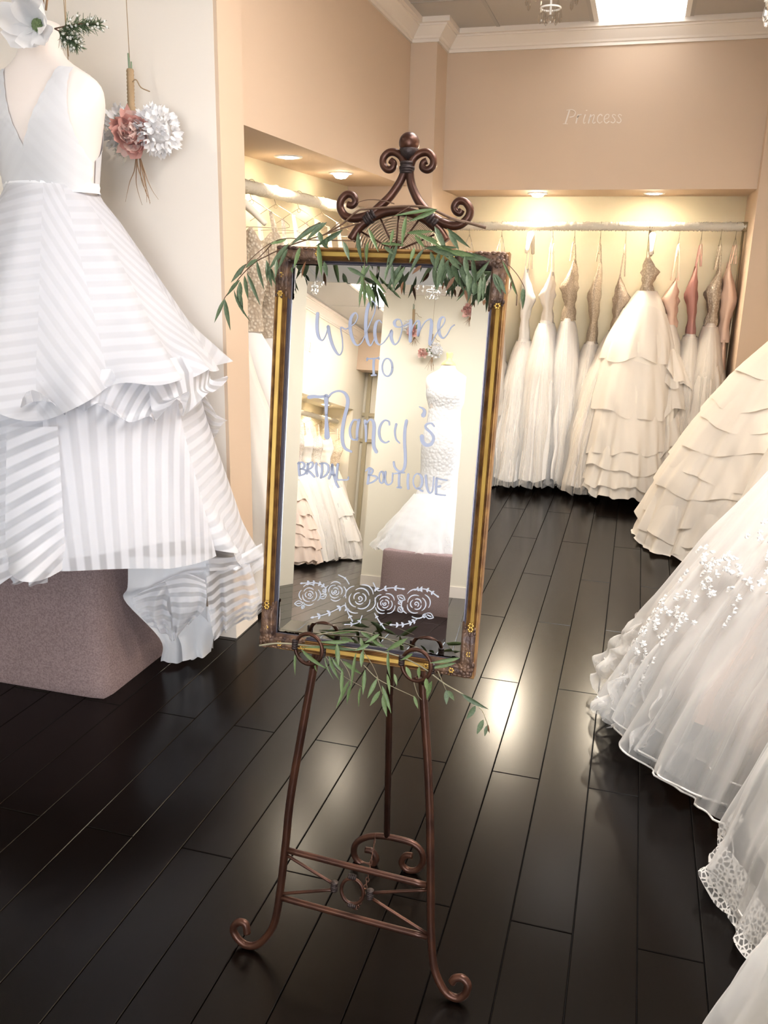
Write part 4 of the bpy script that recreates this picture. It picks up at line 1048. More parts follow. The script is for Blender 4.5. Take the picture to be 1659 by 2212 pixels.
GB = 'gowns on the back rail'; GL = 'gowns on the left rail'; GR = 'gowns on the right rail'
AXY = (0.0, 1.0)
def bx(px): return at(px, 490, 1, ROD_Y)[0]
def prof_back(w, d, wz, hz=0.05, fwd=0.18, belly=1.0, dx=0.0):
    return [(wz, 0, 0, w * .26, .12), (wz - .10, dx * .1, -fwd * .15, w * .5, d * .5), (wz - .35, dx * .4, -fwd * .45, w * .82 * belly, d * .75), (wz - .75, dx * .8, -fwd * .8, w * .98, d * .92), (hz, dx, -fwd, w, d)]
back = [
 # px, label, top_z, waist_z, w, d, fwd, dx, hz, body, skirt, tulle, ruffles
 (1015, 'ivory ruffled gown half hidden behind the right side of the mirror frame', 1.50, 1.20, .16, .28, .18, 0, .05, lace_wh, org_iv, None, 5),
 (1085, 'plain ivory column gown hanging just right of the mirror frame', 1.62, 1.25, .12, .26, .14, 0, .04, satin_iv, satin_iv, None, 4),
 (1148, 'long white gown under the brown and white hanger by the bright spot', 1.60, 1.10, .14, .30, .20, -.02, .05, satin_wh, satin_wh, tulle_wh, 0),
 (1196, 'white tulle gown with a narrow smooth beige bodice', 1.58, 1.24, .15, .30, .20, .0, .06, satin_iv, satin_wh, tulle_wh, 0),
 (1243, 'white gown with a slim beaded gold bodice', 1.66, 1.26, .13, .28, .12, .02, .06, lace_bead, satin_wh, tulle_wh, 0),
 (1299, 'champagne gown with a glittering long beaded bodice', 1.66, 1.10, .13, .26, .10, -.08, .05, lace_bead, satin_iv, tulle_iv, 0),
 (1354, 'ivory tulle gown with beaded waist flaring to the left', 1.56, 1.20, .16, .32, .22, -.15, .05, taupe_f, satin_iv, tulle_iv, 0),
 (1412, 'large cream gown with wide layered tiers below the rail support post', 1.72, 1.47, .27, .36, .34, -.05, .12, lace_iv, org_cr, None, 5),
 (1470, 'blush gown with floral bodice and curled organza ruffles', 1.54, 1.24, .15, .32, .24, .02, .08, blush_f, org_cr, None, 8),
 (1518, 'cream gown with a dusty rose bodice', 1.64, 1.18, .13, .30, .18, .02, .08, rose_f, org_iv, tulle_iv, 0),
 (1560, 'soft ivory gown with a lace bodice near the right end of the back rail', 1.62, 1.26, .13, .30, .20, .02, .06, lace_iv, org_iv, tulle_iv, 4),
 (1592, 'pale rose gown hanging last at the right end of the back rail', 1.66, 1.15, .06, .24, .08, 0, .06, blush_f, blush_f, None, 0),
]
ORD = ['first', 'second', 'third', 'fourth', 'fifth', 'sixth', 'seventh', 'eighth', 'ninth', 'tenth', 'eleventh', 'twelfth']
for i, (px, lab, tz, wz, w, d, fwd, dx, hz, bm, sm, tl, nruf) in enumerate(back):
    big = px == 1412
    if big: ruf = [dict(t0=a, t1=b, tilt=ti, ph=.4 + 2.0 * k, flare=fl, n=11 + 2 * k, a=.012) for k, (a, b, ti, fl) in enumerate(((.10, .36, .02, .014), (.33, .60, .02, .02), (.57, .80, .02, .03), (.77, .90, .012, .045), (.85, .97, .01, .045), (.92, 1.04, .01, .03)))]
    elif px == 1470: ruf = [dict(t0=.08 + .82 * k / nruf, t1=.08 + .82 * (k + 1.6) / nruf, tilt=.11 * (-1) ** k, ph=i + 2.1 * k, flare=.05, n=9 + 2 * (k % 3), a=.018, wav=.03) for k in range(nruf)]
    else: ruf = [dict(t0=.20 + .76 * k / max(nruf, 1), t1=.20 + .76 * (k + 1.5) / max(nruf, 1), tilt=.09 * (-1) ** k, ph=i + k, flare=.03, n=11 + 2 * (k % 3), a=.014, wav=.02) for k in range(nruf)]
    gown(lab, GB, bx(px), ROD_Y, ROD_Z, AXY, tz, wz, prof_back(w, d, wz, hz, fwd, dx=dx), 20 + i, bm, sm, wide=.13, thin=.042 if px != 1470 else .062, tulle=tl, ruffles=ruf, r_mat=ruf_iv, amp=.13 if not big else .05, tamp=1.5,
         hanger='wood' if px in (1148, 1412) else 'wire', hlabel='%s hanger, %s from the left on the back rail' % ('padded white' if px in (1148, 1412) else 'thin wire', ORD[i]), nc=150, nr=24, clamp=((0, .648, 1), (1, 6.935, 1), (0, -1.43, -1)), t_end=.97)

# left rail (gown width runs across, along X)
AXX = (1.0, 0.0)
left = [(3.62, 'sheer beaded champagne gown nearest the display wall in the left alcove', 1.72, 1.32, .30, .10, lace_iv, org_iv, 'wire', 0), (3.86, 'ivory lace gown on the white padded hanger in the left alcove', 1.74, 1.30, .32, .12, lace_iv, satin_wh, 'wood', 0),
        (4.15, 'cream brocade gown with wide straight neckline in the left alcove', 1.74, 1.25, .32, .12, lace_iv, satin_wh, 'wire', 0), (4.45, 'white satin gown in the middle of the left rail', 1.70, 1.22, .34, .13, satin_wh, satin_wh, 'wire', 0),
        (4.78, 'white lace gown behind the eucalyptus on the left rail', 1.70, 1.22, .34, .13, lace_wh, satin_wh, 'wire', 0), (5.15, 'ivory gown toward the far end of the left rail', 1.68, 1.22, .34, .14, lace_wh, satin_iv, 'wire', 0), (5.55, 'last ivory gown at the far end of the left rail', 1.68, 1.22, .34, .14, satin_iv, satin_iv, 'wire', 0)]
for i, (y, lab, tz, wz, w, d, bm, sm, hg, _n) in enumerate(left):
    pr = [(wz, 0.02, 0, .13, .05), (wz - .12, .05, 0, w * .55, d * .8), (wz - .5, .10, -.01, w * .85, d), (wz - .9, .14, -.02, w, d * 1.15), (.05, .17, -.03, w * 1.06, d * 1.3)]
    gown(lab, GL, LROD_X, y, LROD_Z, AXX, tz, wz, pr, 60 + i, bm, sm, wide=.19, thin=.05, amp=.07, hanger=hg, hlabel='%s hanger, %s from the display wall on the left rail' % ('padded white' if hg == 'wood' else 'thin wire', ORD[i]), nc=130, nr=22, straps=(hg == 'wire'), clamp=((0, -2.04, -1), (1, 3.41, -1), (1, 6.07, 1)))

# right rail: full skirts pushing out into the room (hook x, hook y ...)
def prof_right(wz, hz, reach, width, lean=0.0, cyo=0.0, back=0.24, bulge=0.0):
    """reach: how far the hem comes out towards -x from the rail, width: half extent along y"""
    def row(z, q, w):
        r = 0.10 + (reach - 0.10) * q; ax = (r + back * min(1, q + .3)) / 2; cx = -(r - back * min(1, q + .3)) / 2
        return (z, cx, cyo * q + lean * q, ax, w)
    return [row(wz, 0.0, width * .22), row(wz - .08, .16 + bulge * .5, width * .42), row(wz - .30, .40 + bulge, width * .66), row(wz - .62, .66 + bulge * .8, width * .86), row(wz - .95, .88 + bulge * .3, width * .97), row(hz, 1.0, width)]
CLR = ((0, 1.27, 1),)
def hem_trim(root, sk, off, amp, sd, flare, mat, r=.0035, t=1.0, nc=260):
    P = sk.surf(t - .001, t, 2, nc, off, amp, sd, flare)[1]; P[:, 2] = np.maximum(P[:, 2], .012)
    m = MB(); m.tube(P, r, 5, closed=True); m.build('hem_trim', mat, root, True)
trim_m = fab('horsehair_trim', (.88, .84, .80), trans=.3)
R1, s1 = gown('ivory gown with fine pleated layers at the far end of the right rail', GR, RROD_X, 5.35, RROD_Z, AXX, 1.62, 1.34, prof_right(1.34, .05, .86, .56, cyo=.05, bulge=.02), 91, lace_iv, org_cr, wide=.19, thin=.06, amp=.05,
     ruffles=[dict(t0=.06 + .105 * k, t1=.06 + .105 * k + .17, tilt=.018 * (-1) ** k, ph=.9 + .5 * k, flare=.013 + .012 * (k >= 7), n=9 + k, a=.005 + .004 * (k > 5), nc=240, wav=.014) for k in range(9)], r_mat=ruf_iv, hanger='wood', hlabel='padded white hanger at the far end of the right rail', nc=220, nr=30, clamp=CLR + ((1, 6.28, 1),), freqs=((5, .5), (9, .5), (15, .4)))
R2, s2 = gown('blush ball gown with sheer white tulle and lace appliques on the right rail', GR, RROD_X, 3.05, RROD_Z, AXX, 1.62, 1.30, prof_right(1.30, .06, .85, .66, bulge=.02, cyo=-.03), 92, lace_wh, blush_f, wide=.20, thin=.07, amp=.07,
     tulle=tulle_wh, hanger='wood', hlabel='padded white hanger above the blush ball gown on the right rail', nc=280, nr=36, freqs=((5, .6), (9, .6), (15, .4), (24, .2)), clamp=CLR, t_end=.86, tamp=1.2)
for off, am, sd, fl, mt, te in ((.028, 1.5, 9, .07, tulle_wh, 1.0), (.050, 1.9, 11, .06, tulle_wh, .97), (.010, 1.2, 17, .03, tulle_iv, .93)):
    part('tulle_overskirt', s2.surf(0.05, te, 34, 280, off, am, sd, fl), mt, R2); hem_trim(R2, s2, off, am, sd, fl, trim_m, .0035, te)
for a0, a1, te, am, off, sd in ((-.42, .30, 1.0, 2.0, .10, 31), (.10, .55, .97, 1.9, .105, 33)):
    P = s2.surf(.80, te, 22, 60, off, am, sd, .05, PI + a0, PI + a1)
    part('tulle_puff', crumple(P, .016, sd, .10, 1.0), tulle_wh, R2, False, cr=0)
# lace appliques scattered down the front of the overskirt
rnd = random.Random(6); ap = MB()
def applique(sk, th, t, off, R, mb, leaf):
    e = 1e-3; P = sk.pt(np.array([th]), t, off)[0]; Pu = sk.pt(np.array([th + e]), t, off)[0] - P; Pv = sk.pt(np.array([th]), min(t + e, 1), off)[0] - P
    Pu /= np.linalg.norm(Pu); Pv /= np.linalg.norm(Pv); n = np.cross(Pu, Pv); n /= np.linalg.norm(n)
    if n @ (CAM - P) < 0: n = -n
    P = P + n * .004; k0 = len(mb.v); N = 24; a0 = rnd.uniform(0, 6.28); ring = []
    for k in range(N):
        a = 2 * PI * k / N; rr = R * (.62 + .38 * abs(math.cos(2.5 * a))) if not leaf else R * (.25 + .75 * abs(math.cos(a)) ** 1.5) * (1.2 if math.cos(a) > 0 else .8)
        ring.append(P + Pu * rr * math.cos(a + a0) + Pv * rr * math.sin(a + a0) + n * .004 * math.sin(5 * a))
    mb.add([P + n * .006] + ring, [(0, 1 + k, 1 + (k + 1) % N) for k in range(N)])
for k in range(150):
    t = rnd.uniform(.45, .98); th = PI + .40 - .62 * (t - .45) + rnd.gauss(0, .10)
    applique(s2, th, t, .10, rnd.uniform(.008, .017), ap, k % 3 == 0)
for k in range(40):
    t = rnd.uniform(.30, .6); th = PI + .62 + rnd.gauss(0, .14)
    applique(s2, th, t, .085, rnd.uniform(.008, .016), ap, k % 3 == 0)
ap.build('lace_applique', fab('applique', (.88, .86, .84), trans=.2, bump=(120, .8, .004)), R2, True)['kind'] = 'stuff'
R3, s3 = gown('plain white ball gown with scalloped lace hem in the right foreground', GR, RROD_X, 2.12, RROD_Z, AXX, 1.60, 1.28, prof_right(1.28, .05, .58, .42, cyo=-.02, bulge=.03), 93, satin_wh, satin_wh, wide=.20, thin=.07, amp=.05,
     tulle=tulle_wh, hanger='wood', hlabel='padded white hanger above the white ball gown with lace hem on the right rail', nc=260, nr=36, freqs=((4, .6), (7, .5), (12, .35), (20, .15)), clamp=CLR, t_end=.93)
part('tulle_overskirt', s3.surf(0.05, .99, 34, 260, .030, 1.4, 7, .04), tulle_wh, R3); hem_trim(R3, s3, .010, 1.3, 5, .02, trim_m, .003, .999)
def lace_net():
    m, nt, b, out = new_mat('lace_border'); b.inputs['Base Color'].default_value = (.86, .83, .80, 1); b.inputs['Roughness'].default_value = .8
    tc = nt.nodes.new('ShaderNodeTexCoord'); vo = nt.nodes.new('ShaderNodeTexVoronoi'); vo.feature = 'DISTANCE_TO_EDGE'; vo.inputs['Scale'].default_value = 75
    mr = nt.nodes.new('ShaderNodeMapRange'); mr.inputs['From Min'].default_value = .10; mr.inputs['From Max'].default_value = .17; mr.inputs['To Min'].default_value = .95; mr.inputs['To Max'].default_value = .22
    tr = nt.nodes.new('ShaderNodeBsdfTransparent'); mx = nt.nodes.new('ShaderNodeMixShader')
    nt.links.new(tc.outputs['Object'], vo.inputs['Vector']); nt.links.new(vo.outputs['Distance'], mr.inputs['Value']); nt.links.new(mr.outputs[0], mx.inputs[0]); nt.links.new(tr.outputs[0], mx.inputs[1]); nt.links.new(b.outputs[0], mx.inputs[2]); nt.links.new(mx.outputs[0], out.inputs['Surface'])
    return m
th = np.linspace(0, 2 * PI, 360, endpoint=False)
rows = []
for q in np.linspace(0, 1, 6):
    P = s3.pt(th, .92 + .08 * min(q * 1.1, 1), .050 + .03 * q, 1.4, 7); P[:, 2] = np.maximum(P[:, 2] - .02 * q * (0.3 + np.abs(np.sin(15 * th))) * (q > .5), .012); rows.append(P)
part('lace_border', np.array(rows), lace_net(), R3)
R4, s4 = gown('white tulle gown cut off by the bottom right corner of the photo', GR, RROD_X, 1.45, RROD_Z, AXX, 1.60, 1.25, prof_right(1.25, .05, .68, .34, cyo=.02), 94, satin_wh, satin_wh, wide=.20, thin=.07, amp=.08,
     tulle=tulle_wh, hanger='wood', hlabel='padded white hanger nearest the camera on the right rail', nc=200, nr=28, clamp=CLR + ((1, 1.015, -1),))
R0, s0 = gown('cream satin gown deep between the pleated and the blush gown on the right rail', GR, RROD_X, 4.25, RROD_Z, AXX, 1.62, 1.28, prof_right(1.28, .05, .55, .36), 95, lace_iv, satin_iv, wide=.19, thin=.07, amp=.06, hanger='wood', hlabel='padded white hanger in the middle of the right rail', nc=150, nr=26, clamp=CLR)
# ================================================================== PODIUMS AND MANNEQUINS
def podium(lo, hi, label):
    c = ((lo[0] + hi[0]) / 2, (lo[1] + hi[1]) / 2, 0)
    root = empty('carpeted_podium', c, label, 'podium', 'carpeted podiums')
    r = 0.018; n = 6; rnd = random.Random(4)
    hx_, hy_, hz_ = (hi[0] - lo[0]) / 2, (hi[1] - lo[1]) / 2, hi[2] - lo[2]
    def ring(ins, z, m=40):
        pts = []
        a, b, rr = hx_ - ins, hy_ - ins, 0.03
        for (sx, sy, a0) in ((1, 1, 0), (-1, 1, PI / 2), (-1, -1, PI), (1, -1, 1.5 * PI)):
            for k in range(5):
                t = a0 + PI / 2 * k / 4
                pts.append((c[0] + sx * (a - rr) + rr * math.cos(t), c[1] + sy * (b - rr) + rr * math.sin(t), z + rnd.uniform(-.0015, .0015)))
        # subdivide the straight runs
        out = []
        for i in range(len(pts)):
            p, q = np.array(pts[i]), np.array(pts[(i + 1) % len(pts)]); L = np.linalg.norm(q - p); k = max(1, int(L / 0.05))
            for j in range(k): out.append(p + (q - p) * j / k)
        return out
    zs = [(0.004, 0.0)] + [(0.0, 0.01 + (hz_ - 0.03) * i / 8) for i in range(9)] + [(0.005, hz_ - 0.006), (0.018, hz_), (min(hx_, hy_) - 0.04, hz_)]
    rows = [ring(ins, z) for ins, z in zs]
    mn = min(len(r_) for r_ in rows); 
    R0 = []
    for r_ in rows:
        P = np.array(r_); idx = np.linspace(0, len(P), mn, endpoint=False); P2 = np.vstack([P, P[:1]])
        R0.append(np.stack([np.interp(idx, np.arange(len(P2)), P2[:, k]) for k in range(3)], 1))
    m = MB(); m.grid(np.array(R0), True); m.build('carpet_cover', M['carpet'], root, True)
    m = MB(); m.box((c[0] - hx_ + .03, c[1] - hy_ + .03, 0.001), (c[0] + hx_ - .03, c[1] + hy_ - .03, hz_ - .004)); m.build('core', M['carpet'], root)
    return root
POD_Z = 0.53
podium((-2.62, 2.50, 0), (-1.785, 3.13, POD_Z), 'taupe carpeted podium under the striped gown')
podium((-1.88, -5.05, 0), (-1.12, -3.80, POD_Z), 'taupe carpeted podium under the lace gown reflected in the mirror')

def torso(cx, cy, prof, label, cap, front=-1):
    """prof rows (z, W, D)"""
    root = empty('dress_form', (cx, cy, POD_Z), label, 'mannequin', 'dress forms')
    Z = [p[0] for p in prof]; zs = np.linspace(Z[0], Z[-1], 60); rows = []
    for z in zs:
        W = np.interp(z, Z, [p[1] for p in prof]); D = np.interp(z, Z, [p[2] for p in prof]); row = []
        for k in range(48):
            a = 2 * PI * k / 48; ca, sa = math.cos(a), math.sin(a)
            e = 0.86
            row.append((cx + W * np.sign(ca) * abs(ca) ** e, cy + D * np.sign(sa) * abs(sa) ** e, z))
        rows.append(row)
    rows = np.array(rows)
    # soften the profile
    for _ in range(3): rows[1:-1] = (rows[:-2] + 2 * rows[1:-1] + rows[2:]) / 4
    m = MB(); m.grid(rows, True); b = len(m.v); m.v.append((cx, cy, Z[-1])); 
    for k in range(48): m.f.append((b - 48 + k, b - 48 + (k + 1) % 48, b)); m.uv.append([(0, 0)] * 3)
    m.build('body', M['form'], root, True)
    m = MB(); m.tube([(cx, cy, POD_Z), (cx, cy, Z[0] + 0.05)], 0.018, 10); m.build('pole', M['white_metal'], root, True)
    m = MB(); m.lathe((cx, cy, POD_Z), [(0.16, 0.0), (0.16, 0.012), (0.03, 0.03), (0.02, 0.05)], 24); m.build('base', M['white_metal'], root, True)
    if cap:
        m = MB(); m.lathe((cx, cy, Z[-1]), [(0.066, -0.005), (0.066, 0.012), (0.05, 0.03), (0.026, 0.045), (0.024, 0.065), (0.032, 0.10), (0.03, 0.115), (0.001, 0.117)], 20); m.build('neck_cap', M['wood_cap'], root, True)
    return root
SX, SY = -2.03, 2.76
BODY = [(1.30, .20, .14), (1.55, .185, .13), (1.72, .160, .112), (1.83, .163, .112), (1.95, .178, .128), (2.04, .204, .130), (2.10, .222, .112), (2.15, .224, .090), (2.185, .196, .074), (2.21, .140, .066), (2.235, .082, .062), (2.27, .067, .060), (2.35, .066, .060)]
torso(SX, SY, BODY, 'off-white dress form wearing the striped tiered gown', False)

# ---- striped tiered gown
sg = empty('striped_gown', (SX, SY, POD_Z), 'white organza gown with satin stripes and cascading ruffled tiers on the podium', 'gown')
M['stripe'] = striped('striped_organza', (0.72, 0.725, 0.77), 0.60, 0.94)
M['stripe_dense'] = striped('striped_organza_lined', (0.67, 0.675, 0.715), 0.83, 0.97)
M['stripe_sheer'] = striped('striped_organza_sheer', (0.76, 0.765, 0.81), 0.38, 0.95)
M['lining'] = cloth('white_lining', (0.84, 0.84, 0.87), 0.10, bump=(4, 0.2, 0.03))
vdir = np.array([SX, SY]); vdir /= np.linalg.norm(vdir); pdir = np.array([vdir[1], -vdir[0]])
def cyl(phi, r, z):
    """phi 90 deg looks at the camera, 0 deg is the right-hand silhouette"""
    xy = np.array([SX, SY])[:, None] + pdir[:, None] * (r * np.cos(phi))[None] - vdir[:, None] * (r * np.sin(phi))[None]
    y = np.minimum(xy[1], 3.155 - 0.01 * np.cos(9 * phi))
    return np.stack([xy[0], y, z], -1)
ST = 0.040
def tier(name, mat, rprof, z0, hemf, phis, angle, nr=30, folds=(), curl=0.0, off=0.0, sd=0, lift=0.0, hemw=0.0):
    """one gored panel between angles phis (degrees); angle = stripe direction from vertical, degrees"""
    n = max(8, int(abs(phis[1] - phis[0]) / 1.6)); ph = np.radians(np.linspace(phis[0], phis[1], n)); rz = np.array(rprof)
    rs = np.random.RandomState(sd); pk = rs.rand(8) * 6.28
    rows = []; uv = []
    for q in np.linspace(0, 1, nr):
        hem = np.array([hemf(p) for p in ph]); hem = hem + hemw * np.sin(9 * ph + pk[0]) + hemw * .6 * np.sin(17 * ph + pk[1])
        z = z0 + (hem - z0) * q
        r = np.interp(-z, -rz[:, 0], rz[:, 1]) + off
        f = sum(a * np.sin(nn * ph + pk[2 + i] + 0.5 * q) for i, (nn, a) in enumerate(folds)) * q ** 1.2
        c = curl * max(0, (q - .72) / .28) ** 1.6 * (np.sin(13 * ph + pk[5]) + .7 * np.sin(21 * ph + pk[6]) + 0.6)
        r2 = r + f + c
        rows.append(cyl(ph, r2, z + lift * c))
        a = math.radians(angle); arc = 0.58 * (ph - ph.mean()) * (0.45 + 0.55 * q)
        uv.append(np.stack([(arc * math.cos(a) + (z - z0) * math.sin(a)) / ST, q * np.ones_like(ph)], -1))
    m = MB(); m.grid(np.array(rows), False, uv)
    return m.build(name, mat, sg, True)
RA = [(1.84, .150), (1.80, .165), (1.725, .222), (1.55, .332), (1.38, .436), (1.28, .508), (1.18, .560), (1.05, .60)]
hemA = lambda p: 1.19 + 0.03 * math.sin(2 * p + 0.6) - 0.06 * math.exp(-((p - 1.75) / .25) ** 2) - .03 * math.exp(-((p - .62) / .2) ** 2)
FA = ((7, .020), (12, .014), (19, .005))
for ph, an, sd in (((-60, 22), 68, 1), ((22, 48), -48, 1), ((48, 76), 88, 1), ((76, 100), -34, 1), ((100, 150), 82, 1), ((150, 240), 60, 1), ((240, 300), 86, 1)):
    tier('overskirt_panel', M['stripe_dense'], RA, 1.835, hemA, ph, an, folds=FA, curl=.024, sd=sd, hemw=.012, lift=.3)
# short flounces peeping below the overskirt
hemA2 = lambda p: 1.105 + 0.05 * math.sin(3 * p + 1.0)
tier('flounce', M['stripe_sheer'], [(1.30, .49), (1.22, .55), (1.10, .565), (.9, .58)], 1.27, hemA2, (22, 62), 8, folds=((9, .012),), curl=.045, sd=4, off=-.012, hemw=.02, lift=.8)
tier('flounce', M['stripe_sheer'], [(1.30, .49), (1.22, .54), (1.10, .55), (.9, .56)], 1.25, lambda p: 1.08 + .04 * math.sin(5 * p), (58, 104), 14, folds=((9, .012),), curl=.05, sd=6, off=-.015, hemw=.02, lift=.8)
tier('flounce', M['stripe_sheer'], [(1.24, .44), (1.1, .50), (1.0, .545), (.8, .53)], 1.16, lambda p: .93 + .03 * math.sin(7 * p), (-30, 10), 84, folds=((7, .02),), curl=.02, sd=8, hemw=.02, lift=.8)
# long skirt
RB = [(1.30, .43), (1.18, .485), (1.0, .525), (.90, .555), (.63, .635), (.44, .685), (.30, .72)]
hemB = lambda p: 0.335 + 0.275 * (0.5 + 0.5 * math.tanh((math.sin(p) - .45) * 4.0))
tier('skirt_panel', M['stripe'], RB, 1.27, lambda p: 0.585 + .012 * math.sin(6 * p) + .055 * max(0.0, min(1.0, (math.degrees(p) - 66) / 30)), (46, 99), 7, nr=34, folds=((3, .012), (8, .006)), sd=11, off=.02)
tier('skirt_panel', M['stripe'], RB, 1.27, hemB, (-20, 52), 84, nr=34, folds=((7, .012), (13, .006)), sd=12, off=-.018, curl=.03, hemw=.02)
tier('skirt_panel', M['stripe'], RB, 1.27, lambda p: .615 + .03 * math.sin(5 * p), (99, 150), 66, nr=34, folds=((7, .025), (14, .012)), sd=13, off=.0, curl=.05, hemw=.02)
tier('skirt_panel', M['stripe'], RB, 1.27, lambda p: .58, (148, 342), 60, nr=26, folds=((9, .02),), sd=14, off=-.02)
# ragged side gore falling between the front and left panels
tier('flounce', M['stripe_sheer'], [(1.2, .50), (1.0, .545), (.8, .60), (.5, .66)], 1.08, lambda p: .66 + .05 * math.sin(2 * p + 2.1), (94, 110), 52, folds=((11, .02),), curl=.05, sd=15, off=.028, hemw=.03)
# lining, a hand's breadth shorter
RL = [(z, r - .050) for z, r in RB]
tier('lining', M['lining'], [(1.80, .15), (1.6, .28), (1.4, .39)] + RL, 1.80, lambda p: max(hemB(p), .36) + .045, (0, 360), 0, nr=36, folds=((5, .012), (9, .008)), sd=21)

# ---- train spilling off the podium: draped sheets from traced outlines
def drape(name, mat, rows, nf, amp, angle, nc=46, nr=24, sd=0):
    """rows: list of (list of (px,py), depth y0, y1)"""
    rs = np.random.RandomState(sd); pk = rs.rand(4) * 6.28; R = []
    for pts, d0, d1 in rows:
        P = spline(np.array(pts, float), 12); idx = np.linspace(0, len(P) - 1, nc)
        P = np.stack([np.interp(idx, np.arange(len(P)), P[:, k]) for k in range(2)], 1)
        R.append([at(P[i][0], P[i][1], 1, d0 + (d1 - d0) * i / (nc - 1)) for i in range(nc)])
    R = np.array(R); t = np.linspace(0, 1, len(R)); tt = np.linspace(0, 1, nr); out = np.zeros((nr, nc, 3))
    for i in range(nc):
        S = spline(R[:, i], 10); ii = np.linspace(0, len(S) - 1, nr); out[:, i] = np.stack([np.interp(ii, np.arange(len(S)), S[:, k]) for k in range(3)], 1)
    u = np.linspace(0, 1, nc)
    for j in range(nr):
        w = amp * tt[j] ** .8 * (np.sin(nf * 6.28 * u + pk[0] + tt[j]) + .5 * np.sin(nf * 1.7 * 6.28 * u + pk[1]))
        out[j, :, 1] -= w; out[j, :, 0] += w * .3
        out[j, :, 2] = np.maximum(out[j, :, 2], .008)
    a = math.radians(angle); L = np.linalg.norm(out[:, -1] - out[:, 0], axis=1).mean(); Hh = np.linalg.norm(out[-1] - out[0], axis=1).mean()
    uv = [[((u[i] * L * math.cos(a) + tt[j] * Hh * math.sin(a)) / ST, tt[j]) for i in range(nc)] for j in range(nr)]
    m = MB(); m.grid(out, False, uv); return m.build(name, mat, sg, True)
q3 = lambda L: [(x / 2.765, y / 2.765 + 1000) for x, y in L]
drape('train', M['lining'], [(q3([(765, 560), (1000, 560), (1260, 540)]), 2.62, 2.78), (q3([(762, 740), (980, 720), (1250, 690)]), 2.62, 2.78), (q3([(745, 828), (900, 800), (1230, 900)]), 2.64, 2.8), (q3([(955, 1060), (1090, 1000), (1270, 1000)]), 2.74, 2.88), (q3([(955, 1195), (1120, 1180), (1275, 1105)]), 2.80, 2.95)], 2.5, .014, 0, sd=1)
drape('train_ruffle', M['stripe_sheer'], [(q3([(985, 700), (1100, 650), (1230, 640)]), 2.66, 2.74), (q3([(800, 800), (960, 770), (1010, 800)]), 2.60, 2.66), (q3([(830, 900), (930, 900), (1020, 930)]), 2.60, 2.66), (q3([(900, 985), (970, 1010), (1030, 1080)]), 2.64, 2.7)], 1.5, .012, 78, sd=2)
drape('train_ruffle', M['stripe_sheer'], [(q3([(985, 700), (1110, 660), (1225, 700)]), 2.65, 2.72), (q3([(1010, 790), (1120, 760), (1235, 760)]), 2.63, 2.70), (q3([(1020, 910), (1130, 880), (1225, 860)]), 2.63, 2.70), (q3([(1030, 1078), (1080, 1010), (1130, 960)]), 2.66, 2.72)], 1.5, .012, 102, sd=3)
drape('train_ruffle', M['stripe_sheer'], [(q3([(1230, 600), (1360, 610), (1490, 600)]), 2.72, 2.90), (q3([(1235, 760), (1370, 740), (1540, 770)]), 2.72, 2.94), (q3([(1250, 880), (1380, 880), (1560, 850)]), 2.74, 2.96), (q3([(1282, 1055), (1380, 985), (1560, 900)]), 2.78, 3.0)], 2.5, .022, 70, sd=4)
drape('train', M['lining'], [(q3([(1060, 900), (1180, 860), (1290, 860)]), 2.76, 2.84), (q3([(1060, 1010), (1180, 990), (1285, 990)]), 2.78, 2.86), (q3([(1085, 1090), (1180, 1100), (1262, 1110)]), 2.80, 2.9), (q3([(1092, 1182), (1190, 1165), (1258, 1132)]), 2.82, 2.92)], 1.2, .012, 0, sd=5)
drape('train_ruffle', M['stripe_sheer'], [(q3([(1245, 560), (1400, 560), (1565, 480)]), 2.74, 2.98), (q3([(1250, 600), (1400, 612), (1568, 560)]), 2.72, 2.97), (q3([(1255, 640), (1400, 640), (1500, 610)]), 2.72, 2.95)], 2, .012, 84, sd=6, nr=10)
drape('train_ruffle', M['stripe_sheer'], [(q3([(20, 560), (120, 570), (290, 560)]), 2.12, 2.20), (q3([(10, 640), (150, 650), (285, 610)]), 2.12, 2.20), (q3([(78, 700), (170, 690), (278, 665)]), 2.14, 2.20), (q3([(78, 716), (180, 722), (272, 726)]), 2.14, 2.20)], 1.6, .02, 60, sd=7, nr=14)

# ---- wrapped V-neck bodice following the form
def form_y(x, z, off, sgn):
    Z = [p[0] for p in BODY]; W = np.interp(z, Z, [p[1] for p in BODY]) + off; D = np.interp(z, Z, [p[2] for p in BODY]) + off
    k = min(abs(x) / W, 0.999); e = 0.86
    return SY + sgn * D * (1 - k ** (2 / e)) ** (e / 2)
def form_w(z, off=0.0): return np.interp(z, [p[0] for p in BODY], [p[1] for p in BODY]) + off
M['bodice_stripe'] = striped('pleated_bodice', (0.72, 0.72, 0.75), 0.965, 0.985, trans=0.15)
def bodice_panel(side, sgn, zt, zb, inner, outer, off):
    rows = []; uv = []
    for z in np.linspace(zt, zb, 30):
        xi, xo = inner(z), min(outer(z), form_w(z, off)); row = []; ur = []
        for s in np.linspace(0, 1, 22):
            x = xi + (xo - xi) * s
            pl_ = 0.0025 * math.sin((z * 0.8 + x * 0.75) / 0.022 * 6.28) if sgn < 0 else 0
            y = form_y(x, z, off + pl_, sgn)
            row.append((SX + side * x, y, z)); ur.append(((z * 0.75 + x * 0.8) / 0.045, s))
        rows.append(row); uv.append(ur)
    m = MB(); m.grid(np.array(rows), False, uv); m.build('bodice_panel', M['bodice_stripe'], sg, True)
z_v = 1.955
vneck = lambda z: 0.0 if z < z_v else 0.112 * ((z - z_v) / (2.215 - z_v)) ** 0.9
arm = lambda z: 0.5 if z < 1.93 else 0.172 - 0.010 * math.sin(PI * (z - 1.93) / .28) + 0.0 if z < 2.21 else 0.165
